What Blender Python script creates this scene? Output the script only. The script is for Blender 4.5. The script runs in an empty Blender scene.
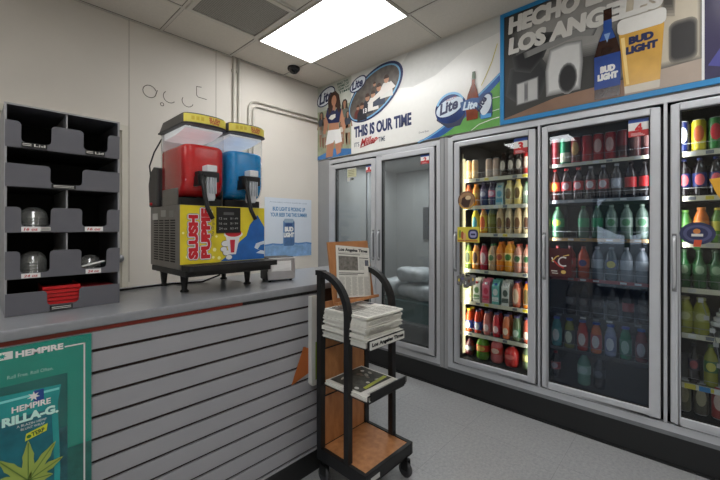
import bpy, bmesh, math, random
from mathutils import Vector, Matrix
from mathutils.geometry import tessellate_polygon
random.seed(7)
PI = math.pi
scn = bpy.context.scene
COL = bpy.data.collections.new('scene'); scn.collection.children.link(COL)

# ------------------------------------------------------------------ materials
def lin(c):
    return tuple(((v/255)/12.92 if v/255 <= .04045 else ((v/255+.055)/1.055)**2.4) for v in c)
MC = {}
def mat(name, rgb, rough=.5, metal=0., var=.06, scale=25., bump=0., spec=.5, emit=0., coat=0.):
    if name in MC: return MC[name]
    m = bpy.data.materials.new(name); m.use_nodes = True
    nt = m.node_tree; n = nt.nodes; b = n['Principled BSDF']
    c = lin(rgb)
    tc = n.new('ShaderNodeTexCoord'); nz = n.new('ShaderNodeTexNoise')
    nz.inputs['Scale'].default_value = scale; nz.inputs['Detail'].default_value = 4
    nt.links.new(tc.outputs['Object'], nz.inputs['Vector'])
    mx = n.new('ShaderNodeMix'); mx.data_type = 'RGBA'
    mx.inputs[6].default_value = (*[max(0, x*(1-var*2)) for x in c], 1)
    mx.inputs[7].default_value = (*[min(1, x*(1+var*2)) for x in c], 1)
    nt.links.new(nz.outputs['Fac'], mx.inputs[0]); nt.links.new(mx.outputs[2], b.inputs['Base Color'])
    b.inputs['Roughness'].default_value = rough; b.inputs['Metallic'].default_value = metal
    b.inputs['Specular IOR Level'].default_value = spec
    if coat: b.inputs['Coat Weight'].default_value = coat; b.inputs['Coat Roughness'].default_value = .08
    if bump:
        bp = n.new('ShaderNodeBump'); bp.inputs['Strength'].default_value = bump; bp.inputs['Distance'].default_value = .01
        nt.links.new(nz.outputs['Fac'], bp.inputs['Height']); nt.links.new(bp.outputs['Normal'], b.inputs['Normal'])
    if emit:
        b.inputs['Emission Color'].default_value = (*c, 1); b.inputs['Emission Strength'].default_value = emit
    m['rgb'] = rgb
    MC[name] = m
    return m
def cmat(rgb, rough=.45, **k):
    return mat('paint_%02x%02x%02x_%d' % (*[int(v) for v in rgb], int(rough*100)), rgb, rough, var=.03, **k)
def glassmat(name, tint=(.9, .92, .92), refl=1.0, rough=0., milk=0., milkc=(200, 200, 200)):
    m = bpy.data.materials.new(name); m.use_nodes = True; nt = m.node_tree; n = nt.nodes
    for x in list(n):
        if x.type != 'OUTPUT_MATERIAL': n.remove(x)
    out = [x for x in n if x.type == 'OUTPUT_MATERIAL'][0]
    tr = n.new('ShaderNodeBsdfTransparent'); tr.inputs[0].default_value = (*tint, 1)
    gl = n.new('ShaderNodeBsdfGlossy'); gl.inputs['Roughness'].default_value = rough
    fr = n.new('ShaderNodeLayerWeight'); fr.inputs[0].default_value = .5      # Schlick's curve, the same from both sides
    pw = n.new('ShaderNodeMath'); pw.operation = 'POWER'; pw.inputs[1].default_value = 5
    ma = n.new('ShaderNodeMath'); ma.operation = 'MULTIPLY_ADD'; ma.inputs[1].default_value = .96; ma.inputs[2].default_value = .04
    mu = n.new('ShaderNodeMath'); mu.operation = 'MULTIPLY'; mu.inputs[1].default_value = refl; mu.use_clamp = True
    mx = n.new('ShaderNodeMixShader')
    nt.links.new(fr.outputs['Facing'], pw.inputs[0]); nt.links.new(pw.outputs[0], ma.inputs[0]); nt.links.new(ma.outputs[0], mu.inputs[0]); nt.links.new(mu.outputs[0], mx.inputs[0])
    if milk:
        df = n.new('ShaderNodeBsdfDiffuse'); df.inputs[0].default_value = (*lin(milkc), 1)
        m2 = n.new('ShaderNodeMixShader'); m2.inputs[0].default_value = milk
        nt.links.new(tr.outputs[0], m2.inputs[1]); nt.links.new(df.outputs[0], m2.inputs[2]); nt.links.new(m2.outputs[0], mx.inputs[1])
    else: nt.links.new(tr.outputs[0], mx.inputs[1])
    nt.links.new(gl.outputs[0], mx.inputs[2]); nt.links.new(mx.outputs[0], out.inputs[0])
    MC[name] = m
    return m

# ------------------------------------------------------------------ text cache
TC = {}
def text_mesh(s, bold=0., shear=0.):
    key = (s, bold, shear)
    if key in TC: return TC[key]
    cu = bpy.data.curves.new('lettering', 'FONT'); cu.body = s; cu.size = 1; cu.offset = bold; cu.shear = shear
    cu.resolution_u = 3
    o = bpy.data.objects.new('lettering', cu); scn.collection.objects.link(o)
    dg = bpy.context.evaluated_depsgraph_get()
    me = bpy.data.meshes.new_from_object(o.evaluated_get(dg))
    vs = [(v.co.x, v.co.y) for v in me.vertices]; fs = [tuple(p.vertices) for p in me.polygons]
    bpy.data.objects.remove(o); bpy.data.curves.remove(cu); bpy.data.meshes.remove(me)
    x0 = min(v[0] for v in vs); x1 = max(v[0] for v in vs); y0 = min(v[1] for v in vs); y1 = max(v[1] for v in vs)
    vs = [((x-x0)/(x1-x0), (y-y0)/(y1-y0)) for x, y in vs]
    TC[key] = (vs, fs)
    return TC[key]

# ------------------------------------------------------------------ mesh builder
class MB:
    def __init__(s): s.v = []; s.f = []; s.mi = []; s.sm = []; s.mats = []
    def m(s, mt):
        if mt not in s.mats: s.mats.append(mt)
        return s.mats.index(mt)
    def add(s, vs, fs, mt, smooth=False):
        o = len(s.v); s.v += [tuple(p) for p in vs]; i = s.m(mt)
        for f in fs: s.f.append(tuple(o+k for k in f)); s.mi.append(i); s.sm.append(smooth)
        return s
    def box(s, x0, x1, y0, y1, z0, z1, mt):
        x0, x1 = sorted((x0, x1)); y0, y1 = sorted((y0, y1)); z0, z1 = sorted((z0, z1))
        return s.add([(x0,y0,z0),(x1,y0,z0),(x1,y1,z0),(x0,y1,z0),(x0,y0,z1),(x1,y0,z1),(x1,y1,z1),(x0,y1,z1)],
              [(0,3,2,1),(4,5,6,7),(0,1,5,4),(1,2,6,5),(2,3,7,6),(3,0,4,7)], mt)
    def prism(s, prof, fn, mt, smooth=False):
        """prof: list of 2-D points; fn(a, b, k) for k in 0, 1 gives the 3-D point at both ends"""
        n = len(prof); vs = [fn(a, b, 0) for a, b in prof] + [fn(a, b, 1) for a, b in prof]
        tr = tessellate_polygon([[Vector((a, b, 0)) for a, b in prof]])
        fs = [tuple(t) for t in tr] + [tuple(n+i for i in reversed(t)) for t in tr]
        s.add(vs, fs, mt)
        s.add(vs, [(i, (i+1) % n, n+(i+1) % n, n+i) for i in range(n)], mt, smooth)
        return s
    def lathe(s, prof, c, mt, n=20, smooth=True, axis='z', mats=None):
        """prof: (radius, height) pairs; mats: optional material per ring segment"""
        vs = []
        for r, h in prof:
            for k in range(n):
                a = 2*PI*k/n; p = (r*math.cos(a), r*math.sin(a), h)
                if axis == 'x': p = (p[2], p[0], p[1])
                if axis == 'y': p = (p[0], p[2], p[1])
                vs.append((c[0]+p[0], c[1]+p[1], c[2]+p[2]))
        o = len(s.v); s.v += vs
        for j in range(len(prof)-1):
            i = s.m(mats[j] if mats else mt)
            for k in range(n):
                s.f.append((o+j*n+k, o+j*n+(k+1) % n, o+(j+1)*n+(k+1) % n, o+(j+1)*n+k)); s.mi.append(i); s.sm.append(smooth)
        return s
    def tube(s, path, r, mt, n=8, sq=False):
        P = [Vector(p) for p in path]; rings = []
        up = Vector((0, 0, 1))
        for i, p in enumerate(P):
            d = (P[min(i+1, len(P)-1)] - P[max(i-1, 0)]).normalized()
            a = d.cross(up)
            if a.length < .05: a = d.cross(Vector((1, 0, 0)) if not sq else Vector((0, 1, 0)))
            a.normalize(); b = a.cross(d).normalized()
            if i and rings_a.dot(a) < 0: a = -a; b = -b
            rings_a = a
            ring = []
            for k in range(n):
                t = 2*PI*(k+.5)/n; q = 1.4142 if (sq and n == 4) else 1
                ring.append(p + a*math.cos(t)*r*q + b*math.sin(t)*r*q)
            rings.append(ring)
        vs = [q for rg in rings for q in rg]
        fs = [(j*n+k, j*n+(k+1) % n, (j+1)*n+(k+1) % n, (j+1)*n+k) for j in range(len(P)-1) for k in range(n)]
        fs += [tuple(reversed(range(n))), tuple((len(P)-1)*n+k for k in range(n))]
        return s.add(vs, fs, mt, smooth=(n > 4))
    def loft(s, rings, mt, cap0=True, cap1=True):
        n = len(rings[0]); vs = [p for r in rings for p in r]
        fs = [(j*n+k, j*n+(k+1) % n, (j+1)*n+(k+1) % n, (j+1)*n+k) for j in range(len(rings)-1) for k in range(n)]
        if cap0: fs.append(tuple(reversed(range(n))))
        if cap1: fs.append(tuple((len(rings)-1)*n+k for k in range(n)))
        return s.add(vs, fs, mt, True)
    # flat art: fn(a, b, d) -> 3-D, d is the distance in front of the sheet
    def poly(s, pts, fn, d, mt):
        tr = tessellate_polygon([[Vector((a, b, 0)) for a, b in pts]])
        return s.add([fn(a, b, d) for a, b in pts], [tuple(t) for t in tr], mt)
    def rect(s, a0, b0, a1, b1, fn, d, mt):
        return s.add([fn(a0,b0,d), fn(a1,b0,d), fn(a1,b1,d), fn(a0,b1,d)], [(0,1,2,3)], mt)
    def oval(s, ca, cb, ra, rb, fn, d, mt, rot=0., n=28):
        pts = []
        for k in range(n):
            t = 2*PI*k/n; x = ra*math.cos(t); y = rb*math.sin(t)
            pts.append((ca+x*math.cos(rot)-y*math.sin(rot), cb+x*math.sin(rot)+y*math.cos(rot)))
        return s.add([fn(a, b, d) for a, b in pts], [tuple(range(n))], mt)
    def stroke(s, pts, w, fn, d, mt):
        for i in range(len(pts)-1):
            (a0, b0), (a1, b1) = pts[i], pts[i+1]; L = math.hypot(a1-a0, b1-b0) or 1
            nx, ny = -(b1-b0)/L*w/2, (a1-a0)/L*w/2; ex, ey = (a1-a0)/L*w*.25, (b1-b0)/L*w*.25
            s.add([fn(a0+nx-ex, b0+ny-ey, d), fn(a0-nx-ex, b0-ny-ey, d), fn(a1-nx+ex, b1-ny+ey, d), fn(a1+nx+ex, b1+ny+ey, d)], [(0,1,2,3)], mt)
        return s
    def text(s, st, a0, b0, w, h, fn, d, mt, bold=0., shear=0., rot=0.):
        vs, fs = text_mesh(st, bold, shear); c, q = math.cos(rot), math.sin(rot)
        return s.add([fn(a0+x*w*c-y*h*q, b0+x*w*q+y*h*c, d) for x, y in vs], fs, mt)
    def heavy(s, st, a0, b0, w, h, fn, d, mt, sm=.005, shear=0., rot=0., bold=.03):
        """heavy lettering: the same letters laid a few times with a small shift"""
        for k in range(8):
            s.text(st, a0+sm*math.cos(k*PI/4), b0+sm*math.sin(k*PI/4), w, h, fn, d+.00005*k, mt, bold, shear, rot)
        return s.text(st, a0, b0, w, h, fn, d+.0004, mt, bold, shear, rot)
    def build(s, name, parent=None, loc=None, bevel=0., seg=2, tagd=None):
        L = Vector(loc) if loc is not None else Vector((0, 0, 0))
        base = Vector((0, 0, 0))
        p = parent
        while p is not None: base += p.location; p = p.parent
        off = L if parent is None else base
        me = bpy.data.meshes.new(name)
        me.from_pydata([(x-off.x, y-off.y, z-off.z) for x, y, z in s.v], [], s.f)
        for mt in s.mats: me.materials.append(mt)
        me.polygons.foreach_set('material_index', s.mi); me.polygons.foreach_set('use_smooth', s.sm)
        me.update()
        o = bpy.data.objects.new(name, me); COL.objects.link(o)
        if parent is not None: o.parent = parent
        else: o.location = L
        if bevel:
            bm = bmesh.new(); bm.from_mesh(me)
            bmesh.ops.remove_doubles(bm, verts=bm.verts, dist=1e-5)
            bmesh.ops.recalc_face_normals(bm, faces=bm.faces); bm.to_mesh(me); bm.free()
            md = o.modifiers.new('edge', 'BEVEL'); md.width = bevel; md.segments = seg; md.limit_method = 'ANGLE'; md.angle_limit = math.radians(40)
        if tagd: tag(o, *tagd)
        return o
def tag(o, label, cat, group=None):
    o['label'] = label; o['category'] = cat
    if group: o['group'] = group
    return o
def thing(name, label, cat, loc=(0, 0, 0), group=None):
    o = bpy.data.objects.new(name, None); COL.objects.link(o); o.location = loc; o.empty_display_size = .05
    return tag(o, label, cat, group)
def struct(mb, name, parent=None, **k):
    o = mb.build(name, parent, **k)
    if parent is None: o['kind'] = 'structure'
    return o
def copy_thing(r, loc, label=None, group=None):
    c = r.copy(); COL.objects.link(c); c.location = loc
    if label: c['label'] = label
    if group: c['group'] = group
    for ch in list(r.children):
        d = ch.copy(); COL.objects.link(d); d.parent = c
        for g in list(ch.children):
            e = g.copy(); COL.objects.link(e); e.parent = d
    return c
def arc(ca, cb, r, t0, t1, n, rb=None):
    rb = rb or r
    return [(ca+r*math.cos(math.radians(t0+(t1-t0)*k/n)), cb+rb*math.sin(math.radians(t0+(t1-t0)*k/n))) for k in range(n+1)]
def rrect(a0, b0, a1, b1, r, n=4):
    return arc(a1-r, b0+r, r, -90, 0, n)+arc(a1-r, b1-r, r, 0, 90, n)+arc(a0+r, b1-r, r, 90, 180, n)+arc(a0+r, b0+r, r, 180, 270, n)

H = 1.45                      # eye height of the photographer
XB, YA, ZC = 2.9, 3.41, 3.155 # cooler wall, back wall, ceiling
FB = lambda a, b, d: (XB-d, -a, b)            # sheets on the cooler wall (a = -y)
def FA(Y): return lambda a, b, d: (a, Y-d, b) # sheets facing -y

# ------------------------------------------------------------------ palette
wallm  = mat('cream_wall_paint', (214, 208, 198), .55, var=.03, scale=3, bump=.03)
wallm2 = mat('grey_panel_paint', (150, 151, 152), .45, var=.04, scale=6)
ceilm  = mat('ceiling_tile', (218, 211, 200), .85, var=.04, scale=60, bump=.1)
gridm  = mat('ceiling_tee_bar', (208, 202, 192), .5, var=.02)
black  = mat('black_plastic', (15, 15, 16), .5, var=.1)
blackm = mat('black_powder_coat', (15, 15, 16), .5, var=.1, scale=60)
kickm  = mat('black_cove_base', (22, 23, 24), .4, var=.12, scale=4)
alu    = mat('satin_aluminium', (196, 198, 202), .38, .35, var=.04, scale=8)
alud   = mat('aluminium_dark_trim', (128, 130, 133), .4, .5, var=.08, scale=30)  # darker aluminium for trim, plates and posts
white  = cmat((226, 226, 224)); offw = cmat((205, 203, 196))
red = cmat((190, 30, 38)); navy = cmat((24, 34, 78)); lblue = cmat((40, 130, 190)); yellow = cmat((228, 208, 60))

# floor: pale vinyl tiles, speckled, faint joints
def floor_mat():
    m = bpy.data.materials.new('speckled_vinyl_tile'); m.use_nodes = True; nt = m.node_tree; n = nt.nodes; b = n['Principled BSDF']
    tc = n.new('ShaderNodeTexCoord'); br = n.new('ShaderNodeTexBrick'); br.offset = 0.; br.squash = 1.
    br.inputs['Scale'].default_value = 1; br.inputs['Brick Width'].default_value = .61; br.inputs['Row Height'].default_value = .61
    br.inputs['Mortar Size'].default_value = .0016; br.inputs['Mortar Smooth'].default_value = .4
    br.inputs['Color1'].default_value = (*lin((158, 159, 160)), 1); br.inputs['Color2'].default_value = (*lin((154, 155, 156)), 1)
    br.inputs['Mortar'].default_value = (*lin((132, 132, 133)), 1)
    nt.links.new(tc.outputs['Object'], br.inputs['Vector'])
    nz = n.new('ShaderNodeTexNoise'); nz.inputs['Scale'].default_value = 55; nz.inputs['Detail'].default_value = 6; nz.inputs['Roughness'].default_value = .75
    nt.links.new(tc.outputs['Object'], nz.inputs['Vector'])
    cr = n.new('ShaderNodeValToRGB'); cr.color_ramp.elements[0].position = .3; cr.color_ramp.elements[0].color = (.72, .72, .72, 1)
    cr.color_ramp.elements[1].position = .68; cr.color_ramp.elements[1].color = (1.12, 1.12, 1.12, 1)
    nt.links.new(nz.outputs['Fac'], cr.inputs[0])
    n2 = n.new('ShaderNodeTexNoise'); n2.inputs['Scale'].default_value = 2.2; n2.inputs['Detail'].default_value = 3
    nt.links.new(tc.outputs['Object'], n2.inputs['Vector'])
    c2 = n.new('ShaderNodeValToRGB'); c2.color_ramp.elements[0].color = (.9, .9, .9, 1); c2.color_ramp.elements[1].color = (1.05, 1.05, 1.05, 1)
    nt.links.new(n2.outputs['Fac'], c2.inputs[0])
    m1 = n.new('ShaderNodeMix'); m1.data_type = 'RGBA'; m1.blend_type = 'MULTIPLY'; m1.inputs[0].default_value = 1
    nt.links.new(br.outputs['Color'], m1.inputs[6]); nt.links.new(cr.outputs[0], m1.inputs[7])
    m2 = n.new('ShaderNodeMix'); m2.data_type = 'RGBA'; m2.blend_type = 'MULTIPLY'; m2.inputs[0].default_value = 1
    nt.links.new(m1.outputs[2], m2.inputs[6]); nt.links.new(c2.outputs[0], m2.inputs[7])
    nt.links.new(m2.outputs[2], b.inputs['Base Color']); b.inputs['Roughness'].default_value = .42
    return m
floorm = floor_mat()

# ------------------------------------------------------------------ the room
XL, YF = -3.2, -3.0
struct(MB().box(XL, 4.3, YF, YA, -.1, 0, floorm), 'floor')
c = MB().box(XL, 4.3, YF, YA+.1, ZC, ZC+.1, ceilm)
shad = mat('tile_joint_shadow', (118, 112, 103), .8)
GX = [2.39-.6375*k for k in range(0, 9)]; GY = [2.915-1.22*k for k in range(0, 5)]
for gx in GX:
    c.box(gx-.011, gx+.011, YF, YA, ZC-.005, ZC, gridm).box(gx-.0155, gx+.0155, YF, YA, ZC-.002, ZC, shad)
for gy in GY:
    c.box(XL, XB, gy-.011, gy+.011, ZC-.0045, ZC, gridm).box(XL, XB, gy-.0155, gy+.0155, ZC-.0015, ZC, shad)
c.box(1.13, 1.735, 2.285, 2.307, ZC-.004, ZC, gridm)
c.box(XL, XB, YA-.018, YA, ZC-.006, ZC, gridm).box(XL, XB, YA-.024, YA-.018, ZC-.002, ZC, shad)
c.box(XB-.018, XB+.005, YF, YA, ZC-.0055, ZC, gridm)
struct(c, 'ceiling')
w = MB().box(XL, 4.3, YA, YA+.1, 0, ZC, wallm)
seam = mat('wall_seam_line', (160, 153, 142), .7)
for sx in (.878, 1.612, .1, -1.1):
    w.box(sx-.002, sx+.002, YA-.002, YA, 1.0, ZC, seam)
struct(w, 'wall_back')
w = MB().box(XB+.005, XB+.1, YF, YA, 2.262, ZC, wallm)
w.box(XB+.004, XB+.1, 3.206, YA, .178, 2.262, wallm2)
w.box(XB+.004, XB+.1, 1.625, 1.704, .178, 2.262, wallm2)
w.box(XB+.004, XB+.1, YF, -.68, .0, 2.262, wallm)
w.box(XB+.0015, XB+.004, 1.662, 1.668, .178, 2.262, alud)
struct(w, 'wall_right')
struct(MB().box(XL, 4.3, YF-.1, YF, 0, ZC, wallm), 'wall_front')
w = MB()   # street side wall with a glazed entrance
w.box(XL-.12, XL, YF, .62, 0, ZC, wallm).box(XL-.12, XL, 1.62, YA, 0, ZC, wallm).box(XL-.12, XL, .62, 1.62, 2.12, ZC, wallm)
struct(w, 'wall_left')
darkal = mat('bronze_door_frame', (52, 50, 48), .4, .5)
d = MB()
d.box(XL-.08, XL-.03, .62, .70, 0, 2.12, darkal).box(XL-.08, XL-.03, 1.54, 1.62, 0, 2.12, darkal)
d.box(XL-.08, XL-.03, .70, 1.54, 2.04, 2.12, darkal).box(XL-.08, XL-.03, .70, 1.54, 0, .2, darkal)
dd = struct(d, 'door_2')
MB().box(XL-.06, XL-.054, .70, 1.54, .2, 2.04, glassmat('entrance_glass', (.95, .97, .98))).build('pane', dd)
MB().tube([(XL+.02, .78, .9), (XL+.02, .78, 1.3)], .012, alu).build('handle', dd)
# outdoors seen only in the glass reflections
g = MB().box(XL-30, XL-.12, -12, 14, -.15, -.05, mat('asphalt_lot', (120, 120, 118), .9, scale=3))
struct(g, 'ground')
tag(MB().lathe([(.001, 3.3), (1.0, 2.9), (1.5, 2.2), (1.3, 1.5), (.5, 1.1), (.12, 1.0), (.12, -.05)], (XL-14, 2.6, 0), mat('tree_leaf_green', (38, 56, 26), .9, var=.4, scale=6), n=12).build('street_tree'),
    'small round green tree standing outside the glass entrance', 'tree')

# black cove base under the coolers and back panel strip
kb = MB().box(XB-.004, XB+.06, -1.2, YA, 0, .178, kickm)
kb.box(XB-.016, XB-.004, -1.2, YA, 0, .012, kickm)
struct(kb, 'baseboard_right')
kb = MB().box(XL, 1.2, YA-.012, YA, 0, .1, kickm)
struct(kb, 'baseboard_back')

# door in back wall beside the lid rack (its casing shows past the rack)
casem = mat('cream_door_casing', (205, 200, 186), .45, var=.02)
d = MB().box(-.03, .82, YA-.018, YA-.001, 0, 2.225, mat('cream_door_leaf', (188, 183, 170), .5, var=.02))
dr = struct(d, 'door_1')
f = MB().box(.82, .862, YA-.04, YA-.001, 0, 2.27, casem).box(-.07, -.03, YA-.04, YA-.001, 0, 2.27, casem).box(-.03, .82, YA-.04, YA-.001, 2.225, 2.27, casem)
f.build('door_frame', dr)
MB().lathe([(.001, -.07), (.028, -.065), (.032, -.045), (.02, -.03), (.012, -.02), (.012, 0)], (.795, YA-.02, 1.2), alud, axis='y').build('knob', dr)

# ------------------------------------------------------------------ ceiling fixtures
lightm = mat('lit_diffuser', (255, 255, 255), .6, emit=11.5, var=0)
def ceiling_light(x, y, label):
    t = thing('ceiling_light', label, 'light', (x, y, ZC-.012))
    f = MB()
    w2, l2 = .295, .6
    f.box(x-w2-.012, x-w2, y-l2-.012, y+l2+.012, ZC-.014, ZC-.001, gridm).box(x+w2, x+w2+.012, y-l2-.012, y+l2+.012, ZC-.014, ZC-.001, gridm)
    f.box(x-w2, x+w2, y-l2-.012, y-l2, ZC-.014, ZC-.001, gridm).box(x-w2, x+w2, y+l2, y+l2+.012, ZC-.014, ZC-.001, gridm)
    f.build('light_frame', t)
    MB().box(x-w2, x+w2, y-l2, y+l2, ZC-.010, ZC-.002, lightm).build('diffuser', t)
ceiling_light(2.083, 2.303, 'bright rectangular ceiling light panel nearest the security camera and beer banners')
ceiling_light(2.083, -.75, 'second ceiling light panel along the cooler wall, past the frame of the photo')
ceiling_light(-.06, .47, 'ceiling light panel above the middle of the shop floor')
ceiling_light(-1.9, 2.303, 'ceiling light panel above the staff side of the counter')
ceiling_light(-1.9, -1.6, 'ceiling light panel near the shop entrance corner')

t = thing('ceiling_vent', 'square dark grey return air grille in ceiling beside the light panel', 'vent', (1.43, 2.61, ZC-.012))
f = MB()
x0, x1, y0, y1 = 1.128, 1.742, 2.309, 2.903
for (a, b, c_, d_) in ((x0, x0+.035, y0, y1), (x1-.035, x1, y0, y1), (x0+.035, x1-.035, y0, y0+.035), (x0+.035, x1-.035, y1-.035, y1)):
    f.box(a, b, c_, d_, ZC-.016, ZC-.001, gridm)
f.build('frame', t)
gm = bpy.data.materials.new('perforated_grille'); gm.use_nodes = True; nt = gm.node_tree; n = nt.nodes
tc = n.new('ShaderNodeTexCoord'); vo = n.new('ShaderNodeTexVoronoi'); vo.inputs['Scale'].default_value = 70; vo.inputs['Randomness'].default_value = .1
cr = n.new('ShaderNodeValToRGB'); cr.color_ramp.elements[0].position = .3; cr.color_ramp.elements[0].color = (*lin((104, 100, 93)), 1)
cr.color_ramp.elements[1].position = .5; cr.color_ramp.elements[1].color = (*lin((150, 146, 138)), 1)
nt.links.new(tc.outputs['Object'], vo.inputs['Vector']); nt.links.new(vo.outputs['Distance'], cr.inputs[0]); nt.links.new(cr.outputs[0], n['Principled BSDF'].inputs['Base Color'])
MB().box(x0+.035, x1-.035, y0+.035, y1-.035, ZC-.008, ZC-.002, gm).build('grille', t)

t = thing('security_camera', 'small black dome security camera on ceiling near the wall corner', 'camera', (2.34, 3.146, ZC))
MB().lathe([(.062, 0), (.066, -.012), (.062, -.03), (.05, -.036)], (2.34, 3.146, ZC), black, n=24).build('housing', t)
MB().lathe([(.05, -.034), (.047, -.046), (.034, -.060), (.014, -.070), (.001, -.072)], (2.34, 3.146, ZC), mat('smoked_dome', (10, 10, 12), .08), n=24).build('dome', t)

# conduits on the back wall
condm = mat('painted_conduit', (204, 199, 188), .45, var=.03)
y = YA-.016
for k, x in enumerate((1.79, 1.845)):
    tg = ['straight vertical cream conduit nearer the dispenser lids, running up to ceiling', 'straight vertical cream conduit, the one closer to the wall corner, up to ceiling'][k]
    m = MB().tube([(x, y, 1.0), (x, y, ZC)], .013, condm, n=10)
    for z in (2.2, 3.02): m.box(x-.022, x+.022, YA-.012, YA-.001, z-.012, z+.012, condm)
    m.build('conduit_pipe', loc=(x, y, 1.0), tagd=(tg, 'pipe', 'electrical conduits on the cream wall'))
for k, (x, z, r) in enumerate(((1.955, 2.775, .10), (2.005, 2.725, .07))):
    pts = [(x, y, 1.0), (x, y, z-r)] + [(x+r-r*math.cos(a*PI/16), y, z-r+r*math.sin(a*PI/16)) for a in range(1, 9)] + [(XB-.02, y, z)]
    lb = ['upper of two bent conduits curving from vertical toward the wall corner', 'lower inner bent conduit curving toward the wall corner'][k]
    MB().tube(pts, .011, condm, n=10).build('conduit_pipe', loc=(x, y, 1.0), tagd=(lb, 'pipe', 'electrical conduits on the cream wall'))

# dried adhesive outlines left on the wall
am = cmat((96, 90, 82), .8); fa = FA(YA)
def marks(pts, nm, lb):
    MB().stroke(pts, .006, fa, .0025, am).build(nm, tagd=(lb, 'wall mark'))
marks(arc(1.03, 2.605, .052, 20, 330, 14)+[(1.09, 2.63)], 'adhesive_mark', 'dark glue ring on cream wall, the full round one nearest the lid rack')
marks(arc(1.19, 2.60, .052, 130, 320, 9), 'adhesive_mark', 'dark glue outline like a cup, between round ring and smaller curl')
marks(arc(1.345, 2.60, .05, 150, 340, 9), 'adhesive_mark', 'lowest curled glue outline, between cup shape and square corner mark')
marks([(1.47, 2.765), (1.425, 2.76), (1.425, 2.68), (1.44, 2.665), (1.52, 2.662)], 'adhesive_mark', 'square cornered glue outline on wall closest to the conduits')
marks(arc(1.128, 2.52, .014, 0, 360, 8), 'adhesive_mark', 'tiny glue dot ring below the other wall marks')

# ------------------------------------------------------------------ banners over the coolers
def art_person(m, ca, cb, h, fn, d, hair, top, low, skin, armup=False):
    """flat printed figure about h tall, feet at cb"""
    q = lambda L: [(ca+x*h, cb+y*h) for x, y in L]
    m.poly(q([(-.07, 0), (-.02, 0), (0, .42), (.03, 0), (.08, 0), (.10, .45), (-.10, .45)]), fn, d, skin)
    m.poly(q([(-.12, .36), (.12, .36), (.10, .52), (-.10, .52)]), fn, d+.0005, low)
    m.poly(q([(-.09, .50), (.09, .50), (.08, .62), (-.08, .62)]), fn, d+.0005, skin)
    m.poly(q([(-.20, .52), (-.15, .52), (-.09, .78), (-.13, .80)]), fn, d+.0005, skin)
    m.poly(q([(.20, .52), (.15, .52), (.09, .78), (.13, .80)]), fn, d+.0005, skin)
    m.poly(q([(-.10, .60), (.10, .60), (.15, .74), (.11, .82), (.03, .82), (0, .78), (-.03, .82), (-.11, .82), (-.15, .74)]), fn, d+.001, top)
    m.poly(q([(-.10, .76), (-.085, .95), (-.04, 1.01), (.04, 1.01), (.085, .95), (.10, .76), (.05, .80), (-.05, .80)]), fn, d+.0012, hair)
    m.poly(q([(-.02, .80), (.02, .80), (.035, .87), (.045, .93), (.03, .975), (-.03, .975), (-.045, .93), (-.035, .87)]), fn, d+.0018, skin)

t = thing('beer_banner', 'long white beer banner reading THIS IS OUR TIME with green field corner', 'banner', (XB, 2.28, 2.262))
zt = ZC-.006
sheet = MB()
sheet.box(XB-.006, XB+.003, 1.153, 3.405, 2.264, zt, mat('banner_white_gloss', (214, 213, 208), .3, var=.02))
sheet.build('sheet', t)
A = MB(); D = .0072
bg = mat('print_misty_field', (150, 156, 128), .35, var=.35, scale=9)
A.rect(-3.403, 2.266, -2.826, zt, FB, D, bg)
A.rect(-3.403, 2.85, -2.826, zt, FB, D+.0003, mat('print_pale_sky', (176, 178, 168), .35, var=.2, scale=7))
A.poly([(-3.403, 2.268), (-2.826, 2.268), (-2.826, 2.33), (-3.1, 2.37), (-3.403, 2.31)], FB, D+.0006, mat('print_blue_ribbon', (52, 110, 170), .3, var=.3, scale=6))
brown = cmat((58, 36, 26)); skin = cmat((176, 124, 96)); skin2 = cmat((150, 110, 88))
for (ca, cb, h, tp) in ((-3.33, 2.42, .42, (70, 74, 84)), (-3.28, 2.40, .36, (120, 112, 96)), (-2.93, 2.40, .5, (92, 98, 90)), (-2.88, 2.38, .38, (56, 60, 72)), (-2.99, 2.36, .30, (196, 190, 178))):
    art_person(A, ca, cb, h, FB, D+.001, cmat((52, 44, 38)), cmat(tp), cmat((150, 146, 130)), skin2)
# the large printed woman
q = lambda L: [(a, b) for a, b in L]
A.poly([(-3.25, 2.28), (-3.13, 2.28), (-3.10, 2.47), (-3.06, 2.29), (-2.99, 2.31), (-2.97, 2.50), (-3.22, 2.52)], FB, D+.003, skin)
A.poly([(-3.255, 2.43), (-3.12, 2.44), (-3.10, 2.47), (-3.08, 2.42), (-2.97, 2.43), (-3.0, 2.58), (-3.21, 2.60)], FB, D+.0035, white)
A.poly([(-3.20, 2.57), (-3.02, 2.55), (-3.03, 2.70), (-3.19, 2.72)], FB, D+.0034, skin)
A.poly([(-3.30, 2.58), (-3.26, 2.56), (-3.18, 2.74), (-3.22, 2.86), (-3.27, 2.76)], FB, D+.0034, skin)
A.poly([(-2.95, 2.55), (-2.91, 2.58), (-2.97, 2.80), (-3.03, 2.82), (-3.01, 2.70)], FB, D+.0034, skin)
A.poly([(-3.20, 2.68), (-3.02, 2.66), (-2.98, 2.80), (-3.03, 2.86), (-3.09, 2.80), (-3.14, 2.88), (-3.22, 2.87), (-3.25, 2.78)], FB, D+.004, navy)
A.poly([(-3.20, 2.74), (-3.14, 2.71), (-3.08, 2.73), (-3.08, 2.77), (-3.16, 2.77)], FB, D+.0045, offw)
A.poly([(-3.20, 2.78), (-3.21, 2.95), (-3.16, 3.03), (-3.08, 3.04), (-3.02, 2.98), (-2.99, 2.85), (-3.02, 2.76), (-3.06, 2.84), (-3.12, 2.86), (-3.16, 2.80)], FB, D+.0046, brown)
A.oval(-3.105, 2.93, .042, .062, FB, D+.0052, skin)
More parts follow.
